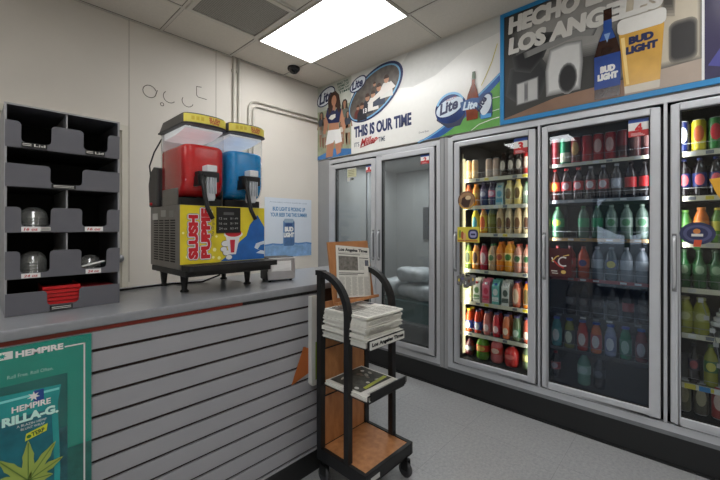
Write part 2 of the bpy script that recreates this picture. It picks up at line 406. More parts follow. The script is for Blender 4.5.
A.poly([(-3.13, 2.82), (-3.08, 2.82), (-3.085, 2.89), (-3.12, 2.89)], FB, D+.005, skin)
# corner logo and green script
A.oval(-3.25, 3.01, .17, .10, FB, D+.002, navy, rot=.35); A.oval(-3.25, 3.01, .155, .085, FB, D+.0025, cmat((210, 216, 222)), rot=.35)
A.heavy('Lite', -3.37, 2.93, .24, .13, FB, D+.003, navy, .0012, .3, .1)
for k in range(4):
    A.text(['FIND THE', 'HOME OF', 'GAME DAY', 'TIME'][k], -3.05+.01*k, 3.09-.035*k, .18, .026, FB, D+.003, cmat((46, 84, 70)), bold=.02, rot=.05)
# oval photograph with its blue rim
A.oval(-2.49, 2.865, .405, .235, FB, D+.002, navy, rot=.45, n=48); A.oval(-2.50, 2.862, .385, .215, FB, D+.0026, cmat((110, 160, 196)), rot=.45, n=48)
A.oval(-2.502, 2.862, .37, .198, FB, D+.0032, mat('print_crowd', (84, 78, 72), .4, var=.45, scale=16), rot=.45, n=48)
for (ca, cb, s_, tp, sk) in ((-2.66, 2.66, .17, (30, 30, 36), (150, 108, 84)), (-2.58, 2.72, .19, (38, 40, 50), (160, 118, 92)), (-2.50, 2.74, .18, (208, 204, 198), (170, 126, 100)), (-2.42, 2.78, .2, (44, 52, 70), (164, 118, 92)), (-2.32, 2.84, .2, (200, 198, 192), (176, 130, 104)), (-2.72, 2.68, .13, (90, 40, 34), (150, 110, 90)), (-2.48, 2.88, .12, (70, 60, 52), (158, 116, 92))):
    tm = cmat(tp); A.poly([(ca-s_*.42, cb-s_*.3), (ca+s_*.42, cb-s_*.3), (ca+s_*.36, cb+s_*.35), (ca+s_*.1, cb+s_*.46), (ca-s_*.2, cb+s_*.46), (ca-s_*.4, cb+s_*.2)], FB, D+.0038+ca*.0001+.0003, tm)
    A.oval(ca, cb+s_*.62, s_*.16, s_*.2, FB, D+.0045, cmat(sk)); A.poly(arc(ca, cb+s_*.66, s_*.17, 0, 180, 8, s_*.2), FB, D+.0047, brown)
A.poly([(-2.42, 2.80), (-2.20, 2.86), (-2.26, 2.93), (-2.38, 2.88), (-2.58, 2.78), (-2.56, 2.75)], FB, D+.0049, cmat((206, 200, 194)))
A.text('13', -2.64, 2.68, .05, .05, FB, D+.005, white, bold=.03)
A.oval(-2.72, 3.02, .13, .075, FB, D+.0052, navy, rot=.35); A.oval(-2.72, 3.02, .115, .062, FB, D+.0056, cmat((206, 214, 222)), rot=.35)
A.heavy('Lite', -2.81, 2.965, .17, .095, FB, D+.006, navy, .0012, .3, .12)
# headline
A.heavy('THIS IS OUR TIME', -2.78, 2.438, .765, .122, FB, D+.001, cmat((26, 40, 84)), .0022)
A.text("IT'S", -2.778, 2.335, .075, .05, FB, D+.001, cmat((60, 78, 96)), bold=.01)
A.text('Miller', -2.69, 2.325, .25, .085, FB, D+.001, cmat((166, 36, 40)), bold=.03, shear=.45, rot=.05)
A.stroke([(-2.69, 2.318), (-2.50, 2.345), (-2.42, 2.385)], .008, FB, D+.001, cmat((166, 36, 40)))
A.text('TIME', -2.425, 2.338, .085, .05, FB, D+.001, cmat((60, 78, 96)), bold=.01)
A.text('Great Beer', -1.93, 2.337, .115, .018, FB, D+.001, cmat((80, 84, 90)))
# pale sweep, green field, blue band
A.poly([(-2.05, zt), (-1.155, zt), (-1.155, 3.02), (-1.45, 2.98), (-1.75, 2.84), (-2.0, 2.80), (-2.3, 2.86), (-2.2, 2.98)], FB, D, cmat((196, 196, 192)))
curve = [(-1.716+.563*k/12, 2.266+.36*(k/12)**1.35) for k in range(13)]
A.poly(curve+[(-1.155, 2.266)], FB, D+.001, mat('print_grass_green', (96, 160, 74), .35, var=.12, scale=14))
cu2 = [(-1.935+.78*k/12, 2.266+.43*(k/12)**1.4) for k in range(13)]
A.poly(cu2+curve[::-1], FB, D+.0014, mat('print_deep_blue', (32, 84, 152), .3, var=.2, scale=9))
A.stroke([(a, b-.012) for a, b in cu2], .014, FB, D+.0018, cmat((110, 170, 210)))
A.stroke([(-1.40, 2.27), (-1.33, 2.31), (-1.22, 2.33), (-1.16, 2.335)], .006, FB, D+.002, white)
A.stroke([(-1.16, 2.50), (-1.22, 2.50), (-1.30, 2.46)], .005, FB, D+.002, white)
A.stroke([(-1.16, 2.40), (-1.22, 2.395)], .005, FB, D+.002, white)
A.stroke([(-1.31, 2.63), (-1.27, 2.70), (-1.22, 2.80), (-1.175, 2.93)], .007, FB, D+.002, cmat((196, 180, 90)))
# printed helmet, bottle and cup group
hel = mat('print_helmet_blue', (28, 52, 104), .25, var=.35, scale=12)
A.oval(-1.595, 2.50, .155, .13, FB, D+.003, hel, rot=-.1, n=36)
A.poly([(-1.735, 2.42), (-1.62, 2.33), (-1.50, 2.335), (-1.45, 2.42), (-1.46, 2.5), (-1.72, 2.5)], FB, D+.0027, cmat((20, 32, 66)))
A.poly(arc(-1.60, 2.52, .14, 20, 165, 12, .125)+arc(-1.60, 2.52, .12, 165, 20, 12, .105), FB, D+.0032, cmat((120, 176, 214)))
A.oval(-1.605, 2.515, .135, .075, FB, D+.0036, cmat((196, 208, 220)), rot=.25)
A.heavy('Lite', -1.70, 2.455, .19, .10, FB, D+.0042, navy, .0012, .3, .18)
A.text('MILLER', -1.63, 2.565, .1, .02, FB, D+.0042, cmat((150, 60, 60)), rot=.2)
bot = mat('print_amber_glass', (122, 54, 26), .25, var=.3, scale=16)
A.poly([(-1.44, 2.36), (-1.34, 2.36), (-1.33, 2.52), (-1.345, 2.60), (-1.365, 2.66), (-1.362, 2.765), (-1.388, 2.765), (-1.395, 2.66), (-1.43, 2.58), (-1.45, 2.5)], FB, D+.0046, bot)
A.poly([(-1.39, 2.70), (-1.36, 2.70), (-1.362, 2.765), (-1.388, 2.765)], FB, D+.005, cmat((96, 110, 90)))
A.poly([(-1.49, 2.46), (-1.33, 2.44), (-1.31, 2.53), (-1.40, 2.545), (-1.50, 2.53)], FB, D+.0052, cmat((34, 78, 132)))
A.heavy('Lite', -1.475, 2.455, .13, .07, FB, D+.0056, cmat((196, 214, 226)), .0012, .2, -.05)
A.poly(rrect(-1.325, 2.345, -1.215, 2.555, .03), FB, D+.0058, cmat((30, 58, 110)))
A.poly([(-1.315, 2.35), (-1.225, 2.35), (-1.225, 2.38), (-1.315, 2.39)], FB, D+.006, cmat((72, 150, 206)))
A.oval(-1.27, 2.46, .045, .085, FB, D+.0062, cmat((200, 210, 220)), rot=-.25)
A.heavy('Lite', -1.325, 2.41, .12, .06, FB, D+.0066, navy, .0012, .2, .95)
A.build('printed_artwork', t)

t = thing('beer_banner', 'blue framed beer banner with dark bottle and full beer glass photo', 'banner', (XB, .4, 2.262))
fr = MB(); bl = mat('bright_blue_frame', (36, 132, 190), .35, var=.05)
y1_, y0_, zb = 1.151, -.62, 2.266
fr.box(XB-.014, XB+.003, y1_-.03, y1_, zb, zt, bl).box(XB-.014, XB+.003, y0_, y1_-.03, zb, zb+.034, bl).box(XB-.014, XB+.003, y0_, y1_-.03, zt-.03, zt, bl)
fr.build('frame', t)
MB().box(XB-.006, XB+.003, y0_, y1_-.03, zb+.034, zt-.03, mat('print_dim_bar_room', (78, 76, 74), .3, var=.5, scale=3)).build('sheet', t)
A = MB(); D = .0068; e0 = -(y1_-.03)
gry = lambda v, s=.2, sc=8: mat('print_blur_%d' % v, (v, v, int(v*.98)), .35, var=s, scale=sc)
def soft(m, pts, fn, d, c0, c1, spread=.16, n=7):
    """an out of focus patch: nested shapes that fade from the background colour to its own"""
    ca = sum(p[0] for p in pts)/len(pts); cb = sum(p[1] for p in pts)/len(pts)
    for k in range(n):
        f = 1+spread-2*spread*k/(n-1); t_ = (k+1)/n
        cc = tuple(int(c0[i]+(c1[i]-c0[i])*t_) for i in range(3))
        q_ = [(min(.022, max(e0+.002, ca+(a-ca)*f)), min(zt-.034, max(2.304, cb+(b-cb)*f))) for a, b in pts]
        m.poly(q_, fn, d+.00006*k, cmat(cc))
bk, md_, lt_ = (40, 42, 44), (104, 104, 104), (186, 186, 184)
A.rect(e0, 2.302, .024, zt-.03, FB, D, gry(54, .35, 3))
soft(A, [(-.95, 2.70), (-.45, 2.66), (-.30, 2.90), (-.42, 3.05), (-.8, 3.08), (-1.0, 2.95)], FB, D+.0002, (72, 72, 71), (150, 148, 144), .18)
soft(A, [(-.36, 2.44), (.02, 2.44), (.02, 3.05), (-.36, 3.05)], FB, D+.0007, (84, 82, 78), (196, 186, 166), .07)
soft(A, [(-1.09, 2.50), (-1.0, 2.42), (-.86, 2.44), (-.80, 2.60), (-.86, 2.70), (-1.06, 2.68)], FB, D+.0012, (70, 70, 70), bk, .14)
soft(A, [(-1.02, 2.68), (-.92, 2.64), (-.84, 2.72), (-.78, 2.86), (-.85, 2.88), (-.93, 2.80), (-1.04, 2.78)], FB, D+.0017, (70, 70, 70), (22, 23, 26), .16)
soft(A, [(-.96, 2.79), (-.62, 2.84), (-.50, 2.80), (-.52, 2.76), (-.62, 2.79), (-.95, 2.745)], FB, D+.0022, (70, 70, 70), (132, 132, 130), .05)
soft(A, [(-1.02, 2.40), (-.87, 2.41), (-.87, 2.575), (-1.02, 2.56)], FB, D+.0027, (60, 60, 62), lt_, .08)
soft(A, [(-.965, 2.42), (-.94, 2.42), (-.94, 2.55), (-.965, 2.55)], FB, D+.0032, (176, 176, 174), (110, 110, 112), .2, 4)
soft(A, [(-.80, 2.43), (-.60, 2.43), (-.585, 2.60), (-.59, 2.74), (-.68, 2.755), (-.78, 2.74), (-.805, 2.60)], FB, D+.0032, (110, 110, 110), (206, 206, 204), .10)
soft(A, arc(-.67, 2.51, .055, 0, 345, 15, .10), FB, D+.0037, (170, 170, 168), (34, 34, 36), .12)
soft(A, arc(-.43, 2.58, .06, 0, 345, 15, .15), FB, D+.0037, (90, 90, 90), (30, 30, 32), .14)
soft(A, rrect(-.115, 2.45, -.0, 2.68, .035), FB, D+.0037, (150, 144, 130), (44, 42, 42), .12)
soft(A, [(-.15, 2.78), (-.10, 2.76), (-.09, 3.04), (-.15, 3.04)], FB, D+.0042, (180, 172, 156), (80, 76, 70), .25, 5)
D += .0045
A.poly([(e0, 2.302), (.024, 2.302), (.024, 2.43), (-.45, 2.405), (-.75, 2.39), (e0, 2.31)], FB, D+.0018, mat('print_wood_bar_top', (134, 104, 84), .35, var=.2, scale=5))
A.poly([(-.34, 2.302), (.024, 2.302), (.024, 2.43), (-.34, 2.41)], FB, D+.0021, cmat((172, 156, 142)))
A.poly([(.024, 2.302), (.036, 2.302), (.036, zt-.03), (.024, zt-.03)], FB, D+.0022, white)
A.rect(.036, 2.302, -y0_, zt-.03, FB, D+.0022, mat('print_indigo', (44, 36, 74), .3, var=.2, scale=5))
A.poly([(.05, 2.38), (.27, 2.75), (.32, 2.75), (.10, 2.36)], FB, D+.0026, cmat((66, 66, 140)))
A.heavy('HECHO EN', -1.08, 2.97, .70, .125, FB, D+.003, cmat((216, 214, 208)), .006, .08)
A.heavy('LOS ANGELES', -1.08, 2.81, .93, .12, FB, D+.003, cmat((216, 214, 208)), .006, .08)
# bottle
A.poly([(-.505, 2.312), (-.365, 2.312), (-.360, 2.60), (-.385, 2.70), (-.408, 2.77), (-.408, 2.905), (-.455, 2.905), (-.455, 2.77), (-.482, 2.70), (-.508, 2.60)], FB, D+.004, mat('print_dark_bottle', (48, 26, 18), .2, var=.4, scale=14))
A.poly([(-.507, 2.38), (-.361, 2.38), (-.361, 2.60), (-.507, 2.60)], FB, D+.0046, mat('print_label_blue', (24, 62, 136), .3, var=.15, scale=20))
A.poly([(-.478, 2.70), (-.388, 2.70), (-.408, 2.765), (-.408, 2.83), (-.455, 2.83), (-.455, 2.765)], FB, D+.0046, cmat((28, 74, 150)))
A.poly([(-.452, 2.74), (-.434, 2.68), (-.416, 2.74)], FB, D+.005, cmat((140, 170, 210)))
A.heavy('BUD', -.47, 2.485, .078, .04, FB, D+.0052, white, .003); A.heavy('LIGHT', -.485, 2.435, .108, .04, FB, D+.0052, white, .003)
# glass of beer
A.poly([(-.338, 2.312), (-.165, 2.312), (-.14, 2.74), (-.372, 2.74)], FB, D+.004, mat('print_beer_gold', (206, 160, 74), .25, var=.14, scale=10))
A.poly([(-.338, 2.312), (-.165, 2.312), (-.162, 2.36), (-.341, 2.36)], FB, D+.0044, cmat((206, 198, 184)))
A.poly([(-.33, 2.37), (-.315, 2.37), (-.34, 2.68), (-.36, 2.68)], FB, D+.0044, cmat((232, 202, 130)))
A.poly(rrect(-.378, 2.70, -.132, 2.80, .03), FB, D+.0048, cmat((224, 222, 216)))
A.heavy('BUD', -.315, 2.625, .12, .045, FB, D+.005, navy, .003); A.heavy('LIGHT', -.33, 2.565, .155, .045, FB, D+.005, navy, .003)
A.build('printed_artwork', t)

# ------------------------------------------------------------------ cooler cabinets
doorglass = glassmat('cooler_door_glass', (.80, .83, .84), .9)
doorglassd = glassmat('cooler_door_glass_dim', (.72, .76, .80), 1.0, milk=.045, milkc=(76, 92, 118))  # the milk mixes a bluish reflection haze into the glass colour
doorglassg = glassmat('walk_in_door_glass', (.84, .85, .85), 1.2, milk=.12, milkc=(140, 144, 146))  # grey milk stands in for reflection haze on these panes
liner = mat('cooler_dark_liner', (40, 42, 44), .6, var=.2)
linerw = mat('walk_in_grey_liner', (150, 152, 152), .5, var=.1, scale=5)
shelfm = mat('cream_shelf_strip', (222, 216, 190), .4, var=.05)
shelfg = mat('grey_shelf_strip', (158, 162, 164), .4, .3, var=.08)
wire = mat('steel_wire', (150, 152, 154), .3, .7)
ZD0, ZD1 = .262, 2.19
def make_door(t, ya, yb, z0, z1, ga, gb, gz0, gz1, gm, handle_y, hz0=1.06, hz1=1.41, label=None):
    """ya > yb: door outline; ga > gb: glass outline"""
    x0, x1 = XB-.012, XB+.022
    f = MB()
    prof = [(x1, 0), (x0, 0), (x0, .8), (x0+.012, 1), (x1, 1)]
    f.box(x0, x1, ga, ya, z0, z1, alu).box(x0, x1, yb, gb, z0, z1, alu)
    f.box(x0, x1, gb, ga, z0, gz0, alu).box(x0, x1, gb, ga, gz1, z1, alu)
    dr = f.build('door', t, bevel=.006, seg=2)
    gk = MB(); e = .008
    for (a, b, c_, d_) in ((gb, gb+e, gz0, gz1), (ga-e, ga, gz0, gz1), (gb+e, ga-e, gz0, gz0+e), (gb+e, ga-e, gz1-e, gz1)):
        gk.box(x0+.008, x1-.004, a, b, c_, d_, black)
    gk.build('gasket', dr)
    MB().box(XB+.006, XB+.010, gb+e, ga-e, gz0+e, gz1-e, gm).build('glass_pane', dr)
    h = MB().tube([(x0, handle_y, hz0+.02), (x0-.02, handle_y, hz0+.03), (x0-.024, handle_y, hz0+.05), (x0-.024, handle_y, hz1-.05), (x0-.02, handle_y, hz1-.03), (x0, handle_y, hz1-.02)], .009, alu, n=8)
    h.box(x0-.003, x0, handle_y-.011, handle_y+.011, hz0, hz1, alud)
    h.build('handle', dr)
    return dr

# walk-in cabinet, two doors
t = thing('walk_in_cooler', 'grey aluminium double door cooler, nearly empty, below the THIS IS OUR TIME banner', 'cooler', (XB, 2.45, .18))
f = MB()
f.box(XB, XB+.05, 3.163, 3.204, 0.18, 2.243, alu).box(XB, XB+.05, 1.705, 1.742, .18, 2.243, alu)
f.box(XB, XB+.05, 1.742, 3.163, 2.20, 2.243, alu).box(XB, XB+.05, 1.742, 3.163, .18, .249, alu).box(XB, XB+.05, 2.452, 2.466, .252, 2.20, alu)
f.box(XB-.003, XB, 1.705, 3.204, .18, .20, alud)
f.build('frame', t)
b = MB()
b.box(XB+.024, XB+.05, 3.085, 3.163, .252, 2.20, black).box(XB+.024, XB+.05, 1.742, 1.812, .252, 2.20, black).box(XB+.024, XB+.05, 2.387, 2.526, .252, 2.20, black)
b.box(XB+.024, XB+.05, 1.812, 3.085, 2.14, 2.20, black).box(XB+.024, XB+.05, 1.812, 3.085, .252, .315, black)
b.build('gasket_frame', t)
l = MB()
X2 = 4.25
l.box(X2, X2+.02, 1.66, 3.24, .18, 2.26, linerw).box(XB+.05, X2, 3.22, 3.24, .18, 2.26, linerw).box(XB+.05, X2, 1.66, 1.68, .18, 2.26, linerw)
l.box(XB+.05, X2, 1.68, 3.22, .18, .2, linerw).box(XB+.05, X2, 1.68, 3.22, 2.24, 2.26, linerw)
l.build('interior_liner', t)
make_door(t, 3.157, 2.470, .262, 2.175, 3.086, 2.525, .318, 2.125, doorglassg, 2.497, 1.10, 1.42)
make_door(t, 2.448, 1.762, .262, 2.190, 2.388, 1.811, .318, 2.138, doorglassg, 2.418, 1.10, 1.42)
s = MB().box(3.15, 3.9, 1.70, 3.20, .42, .44, shelfg)
for k in range(14): s.tube([(3.05, 1.75+k*.1, .435), (3.9, 1.75+k*.1, .435)], .004, wire, n=5)
s.build('rack_shelf', t)
s = MB()
for xx, yy in ((3.30, 1.95), (3.30, 2.95)): s.tube([(xx, yy, .2), (xx, yy, 2.24)], .014, alud)
s.build('rack_post', t)
tag(MB().box(4.225, 4.249, 2.35, 2.75, 1.28, 1.72, mat('dark_reflection_panel', (60, 62, 66), .5)).build('reflection_panel'), 'dark square panel imitating a reflection, on inner wall of the nearly empty cooler', 'board')  # stands in for a dark reflection in the door glass
bagm = mat('ice_bag_plastic', (196, 202, 206), .25, var=.2, scale=18, bump=.5)
def bag(loc, sx, sy, sz, lb, seed):
    rnd = random.Random(seed); bm = bmesh.new(); bmesh.ops.create_icosphere(bm, subdivisions=3, radius=1)
    for v in bm.verts:
        n_ = v.co.normalized(); k = 1+.12*math.sin(5*n_.x+seed)*math.sin(4*n_.y+seed*2)+rnd.uniform(-.035, .035)
        e = max(abs(n_.x), abs(n_.y), abs(n_.z)); q = (1/e)**.45
        v.co = Vector((n_.x*sx*q*k, n_.y*sy*q*k, max(-.92, n_.z*q*k)*sz))
    me = bpy.data.meshes.new('ice_bag'); bm.to_mesh(me); bm.free(); me.materials.append(bagm)
    me.polygons.foreach_set('use_smooth', [True]*len(me.polygons))
    o = bpy.data.objects.new('ice_bag', me); COL.objects.link(o); o.location = (loc[0], loc[1], loc[2]+sz*.92); tag(o, lb, 'ice bag', 'ice bags in the nearly empty cooler')
bag((3.38, 2.30, .84), .17, .20, .085, 'white bag of ice, topmost on the pile behind the double doors', 3)
bag((3.38, 2.22, .66), .19, .24, .09, 'white bag of ice in middle of the pile behind double doors', 5)
bag((3.42, 2.62, .66), .17, .14, .10, 'white ice bag lying beside the pile, behind the handle stiles', 8)
tb = mat('teal_crate_plastic', (62, 104, 104), .45)
cr = MB()
cr.box(3.18, 3.62, 1.95, 2.80, .44, .46, tb).box(3.18, 3.20, 1.95, 2.80, .46, .655, tb).box(3.60, 3.62, 1.95, 2.80, .46, .655, tb).box(3.20, 3.60, 1.95, 1.97, .46, .655, tb).box(3.20, 3.60, 2.78, 2.80, .46, .655, tb)
cr.box(3.165, 3.18, 1.94, 2.81, .63, .655, tb)
cr.build('plastic_crate', bevel=.004, tagd=('teal plastic crate under the ice bags inside double door cooler', 'crate'))
bpy.data.objects['plastic_crate']

# three-door merchandiser (the last door runs out of the picture)
t = thing('beverage_cooler', 'long aluminium glass door cooler full of drinks below the beer banners', 'cooler', (XB, .5, .18))
YE = -.62
doors = [(1.560, .886, 1.510, .936), (.841, .160, .800, .210), (.114, -.566, .072, -.525)]
f = MB()
f.box(XB, XB+.05, 1.577, 1.624, .18, 2.246, alu).box(XB, XB+.05, YE, YE+.04, .18, 2.246, alu)
f.box(XB, XB+.05, YE+.04, 1.577, 2.212, 2.256, alu).box(XB, XB+.05, YE+.04, 1.577, .18, .249, alu)
f.box(XB, XB+.05, .855, .872, .252, 2.212, alu).box(XB, XB+.05, .129, .146, .252, 2.212, alu)
f.box(XB-.003, XB, YE, 1.624, .178, .202, alud)
f.build('frame', t)
b = MB()
ys = [1.577]+[v for d_ in doors for v in (d_[2]-.002, d_[3]+.002)]+[YE+.04]
for k in range(0, len(ys), 2): b.box(XB+.026, XB+.05, ys[k+1], ys[k], .252, 2.212, black)
b.box(XB+.026, XB+.05, YE+.04, 1.577, 2.15, 2.212, black).box(XB+.026, XB+.05, YE+.04, 1.577, .252, .312, black)
b.build('gasket_frame', t)
l = MB(); X3 = 3.72
l.box(X3, X3+.02, YE, 1.60, .2, 2.26, liner).box(XB+.05, X3, 1.58, 1.60, .2, 2.26, liner).box(XB+.05, X3, YE, YE+.02, .2, 2.26, liner)
l.box(XB+.05, X3, .862, .866, .2, 2.26, liner).box(XB+.05, X3, .136, .14, .2, 2.26, liner)
l.box(XB+.05, X3, YE+.02, 1.58, .18, .30, liner).box(XB+.05, X3, YE+.02, 1.58, 2.24, 2.26, liner)
l.build('interior_liner', t)
for k, (a, b_, c_, d_) in enumerate(doors):
    make_door(t, a, b_, .265, 2.192, c_, d_, .311, 2.150, [doorglass, doorglassd, doorglass][k], a-.018, 1.06, 1.41)
SH = [[1.868, 1.632, 1.395, 1.080, .800, .525, .312], [1.913, 1.645, 1.367, 1.080, .809, .558, .312], [1.907, 1.636, 1.354, 1.077, .800, .495, .312]]
XS = 2.975
redstrip = mat('red_shelf_strip', (150, 24, 30), .4)
for k, (a, b_, c_, d_) in enumerate(doors):
    for j, z in enumerate(SH[k][:6]):
        s = MB(); fm = [shelfm, shelfg, shelfm][k]; hh = .028
        if k == 1 and j in (0,): fm = shelfm
        if k == 1 and j == 2: fm = mat('orange_tan_strip', (190, 150, 96), .4, var=.25, scale=30)
        if k == 1 and j == 3: fm = redstrip
        if k == 1 and j > 3: fm = mat('dark_shelf_strip', (48, 50, 54), .4)
        hh = .02 if k == 1 else hh; s.box(XS-.004, XS, d_-.03, c_+.03, z-hh, z+.003, fm)
        s.box(XS, X3-.02, d_-.03, c_+.03, z-.006, z-.001, alud if k != 1 else liner)
        for i in range(7):   # price tags on the strip
            py = c_-.05-i*.078
            if (i*3+j*5+k) % 4 != 0:
                tm = [white, cmat((120, 124, 130)), yellow, offw][(i+j) % 4] if k != 1 else [white, alud, offw][(i+j) % 3]
                if k == 1 and j == 5: tm = liner
                s.box(XS-.0055, XS-.004, py-.022, py+.014, z-hh+.005, z-.002, tm)
        if j == 5 and k == 2:
            for i in range(9): s.box(XS-.006, XS-.004, c_-.02-i*.065-.05, c_-.02-i*.065, z-hh, z+.002, [yellow, lblue, white][i % 3])
        sh = s.build('shelf', t)
        wz = z+(.05 if j < 4 else .04)
        wr = MB().tube([(XS-.006, d_-.02, wz), (XS-.006, c_+.02, wz)], .0016, wire, n=5)
        for i in range(8): wr.tube([(XS-.004, d_+i*(c_-d_)/7, z), (XS-.006, d_+i*(c_-d_)/7, wz)], .0014, wire, n=4)
        wr.build('wire_guard', sh)
lamp = mat('warm_lamp_tube', (255, 240, 190), .5, emit=1.3, var=0)
MB().box(XB+.055, XB+.075, 1.495, 1.515, .34, 2.05, lamp).build('lamp_tube', t)
MB().box(XB+.052, XB+.08, 1.516, 1.534, .32, 2.10, shelfm).build('lamp_housing', t)

# ------------------------------------------------------------------ drinks
ORD = ['first', 'second', 'third', 'fourth', 'fifth', 'sixth', 'seventh', 'eighth', 'ninth', 'tenth']
SHN = ['top shelf', 'second shelf', 'third shelf', 'fourth shelf', 'fifth shelf', 'sixth shelf', 'bottom shelf']
DRN = ['door marked 3', 'door marked 4', 'door with oval sticker']
def patch(m, r, z0, z1, a, mt, n=8):
    """curved emblem on the side facing -x"""
    zc, hz = (z0+z1)/2, (z1-z0)/2; vs = []
    for k in range(n+1):
        u = -1+2*k/n; hh = hz*math.sqrt(max(0, 1-u*u*.96)); ang = PI+a*u
        for q in (-1, 1): vs.append((r*math.cos(ang), r*math.sin(ang), zc+q*hh))
    m.add(vs, [(2*k, 2*k+1, 2*k+3, 2*k+2) for k in range(n)], mt, True)
PROTO = {}; KEEP = []
capgloss = {}
def can(col, col2=None, emblem=None, r=.033, h=.185):
    def mk(root):
        m = MB(); cm = cmat(col, .3); si = cmat((190, 192, 194), .3)
        prof = [(r*.78, 0), (r*.96, .008), (r, .018), (r, h*.45), (r, h-.018), (r*.82, h-.004), (r*.84, h), (r*.76, h-.004), (.001, h-.005)]
        c2 = cmat(col2, .3) if col2 else cm
        m.lathe(prof, (0, 0, 0), cm, n=18, mats=[si, cm, c2, cm, cm, si, si, si])
        if emblem: patch(m, r*1.015, h*.3, h*.8, .75, cmat(emblem, .4))
        return m
    return ('can', mk)
def bottle(body, cap, lab, emblem=None, r=.033, h=.235, shape='soda', labz=(.35, .62)):
    def mk():
        b = MB(); bmx = cmat(body, .18)
        if shape == 'soda': prof = [(.001, .002), (r*.8, 0), (r*.97, .01), (r, .03), (r*.97, h*.33), (r, h*.36), (r, h*.60), (r*.98, h*.66), (r*.75, h*.78), (r*.42, h*.88), (r*.36, h*.95), (r*.36, h*.98)]
        elif shape == 'sport': prof = [(.001, .002), (r*.85, 0), (r, .012), (r*.9, h*.2), (r, h*.3), (r, h*.6), (r*.86, h*.68), (r*.9, h*.74), (r*.62, h*.86), (r*.55, h*.9), (r*.55, h*.98)]
        elif shape == 'jug': prof = [(.001, .002), (r*.85, 0), (r, .02), (r*.98, h*.3), (r, h*.6), (r*.9, h*.74), (r*.55, h*.86), (r*.32, h*.92), (r*.32, h*.98)]
        elif shape == 'beer': prof = [(.001, .002), (r*.95, 0), (r, .01), (r, h*.55), (r*.85, h*.64), (r*.45, h*.76), (r*.38, h*.95), (r*.38, h*.98)]
        else: prof = [(.001, .002), (r*.9, 0), (r, .01), (r, h*.62), (r*.92, h*.72), (r*.62, h*.86), (r*.5, h*.9), (r*.5, h*.98)]
        b.lathe(prof, (0, 0, 0), bmx, n=18)
        cr = max(p[0] for p in prof[-1:])*1.18
        c_ = MB().lathe([(cr, h*.93), (cr, h*.995), (cr*.9, h), (.001, h)], (0, 0, 0), cmat(cap, .4), n=14)
        l_ = MB().lathe([(r*1.005, h*labz[0]), (r*1.015, h*labz[0]+.002), (r*1.015, h*labz[1]-.002), (r*1.005, h*labz[1])], (0, 0, 0), cmat(lab, .45), n=18)
        if emblem: patch(l_, r*1.03, h*(labz[0]+.03), h*(labz[1]-.03), .7, cmat(emblem, .45))
        return b, c_, l_
    return ('bottle', mk)
def carton(col, cap, emblem, w=.062, h=.205):
    def mk():
        b = MB(); cm = cmat(col, .4); q = w/2; hz = h*.74
        b.add([(-q,-q,0),(q,-q,0),(q,q,0),(-q,q,0),(-q,-q,hz),(q,-q,hz),(q,q,hz),(-q,q,hz),(-.002,-q,h*.93),(-.002,q,h*.93),(.002,-q,h*.93),(.002,q,h*.93),(-.002,-q,h),(-.002,q,h),(.002,-q,h),(.002,q,h)],
              [(0,3,2,1),(0,1,5,4),(1,2,6,5),(2,3,7,6),(3,0,4,7),(4,8,9,7),(5,6,11,10),(4,5,10,8),(7,9,11,6),(8,12,13,9),(10,11,15,14),(12,14,15,13),(8,10,14,12),(9,13,15,11)], cm)
        c_ = MB().lathe([(.013, 0), (.013, .016), (.001, .017)], (-q*.62, 0, h*.78), cmat(cap, .4), n=12)
        l_ = MB(); FX = lambda a, b2, d: (-q-d, -a, b2)
        l_.rect(-q+.004, h*.12, q-.004, h*.30, FX, .001, cmat(emblem, .4)); l_.oval(0, h*.5, w*.33, h*.14, FX, .001, cmat(emblem, .4))
        return b, c_, l_
    return ('bottle', mk)
def place(spec, name, desc, cat, y, z, k, j, i, total, back=False, x=None):
    key = id(spec); KEEP.append(spec)
    x = x if x is not None else XS+.045
    where = f"{'last' if i == total-1 else ORD[i]} along {SHN[j]}, {DRN[k]}"
    if back: where = f"behind {ORD[i]} item, {SHN[j]}, {DRN[k]}"
    label = f"{desc}, {where}"
    grp = f"drinks on the {SHN[j]} behind the {DRN[k]}"
    if spec[0] == 'can':
        if key not in PROTO:
            o = spec[1](None).build(name); PROTO[key] = o
        else: o = PROTO[key].copy(); COL.objects.link(o)
        o.location = (x, y, z)
    else:
        if key not in PROTO:
            o = bpy.data.objects.new(name, None); COL.objects.link(o); o.empty_display_size = .03
            b, c_, l_ = spec[1](); nm = 'carton_body' if 'carton' in name else 'bottle_body'
            b.build(nm, o); c_.build('cap', o); l_.build('paper_label', o); PROTO[key] = o
        else:
            o = copy_thing(PROTO[key], (0, 0, 0))
        o.location = (x, y, z)
    tag(o, label, cat, grp)
    return o
def row(k, j, items, y0, y1, backs=()):
    n = len(items); z = SH[k][j]+.0005
    for i, it in enumerate(items):
        if it is None: continue
        y = y0+(y1-y0)*i/(n-1) if n > 1 else y0
        spec, name, desc, cat = it
        place(spec, name, desc, cat, y, z, k, j, i, n)
        if i in backs: place(spec, name, desc, cat, y+.006, z, k, j, i, n, back=True, x=XS+.125)
tan = (can((196, 158, 108), (214, 186, 140), r=.028, h=.17), 'coffee_can', 'tan tall coffee can', 'can')
pink = (can((190, 160, 140), (206, 186, 170), r=.028, h=.165), 'coffee_can', 'pale pinkish coffee can', 'can')
brn = (bottle((42, 26, 20), (60, 44, 36), (40, 26, 22), (206, 196, 180), r=.030, h=.205, shape='wide', labz=(.2, .66)), 'coffee_bottle', 'dark brown coffee bottle with cream emblem', 'bottle')
redc = (can((176, 40, 40), (190, 60, 50), (220, 200, 180), r=.03, h=.18), 'coffee_can', 'red tall can with pale emblem', 'can')
row(0, 0, [tan, tan, None, pink, pink, brn, brn, brn, redc], 1.488, .985)
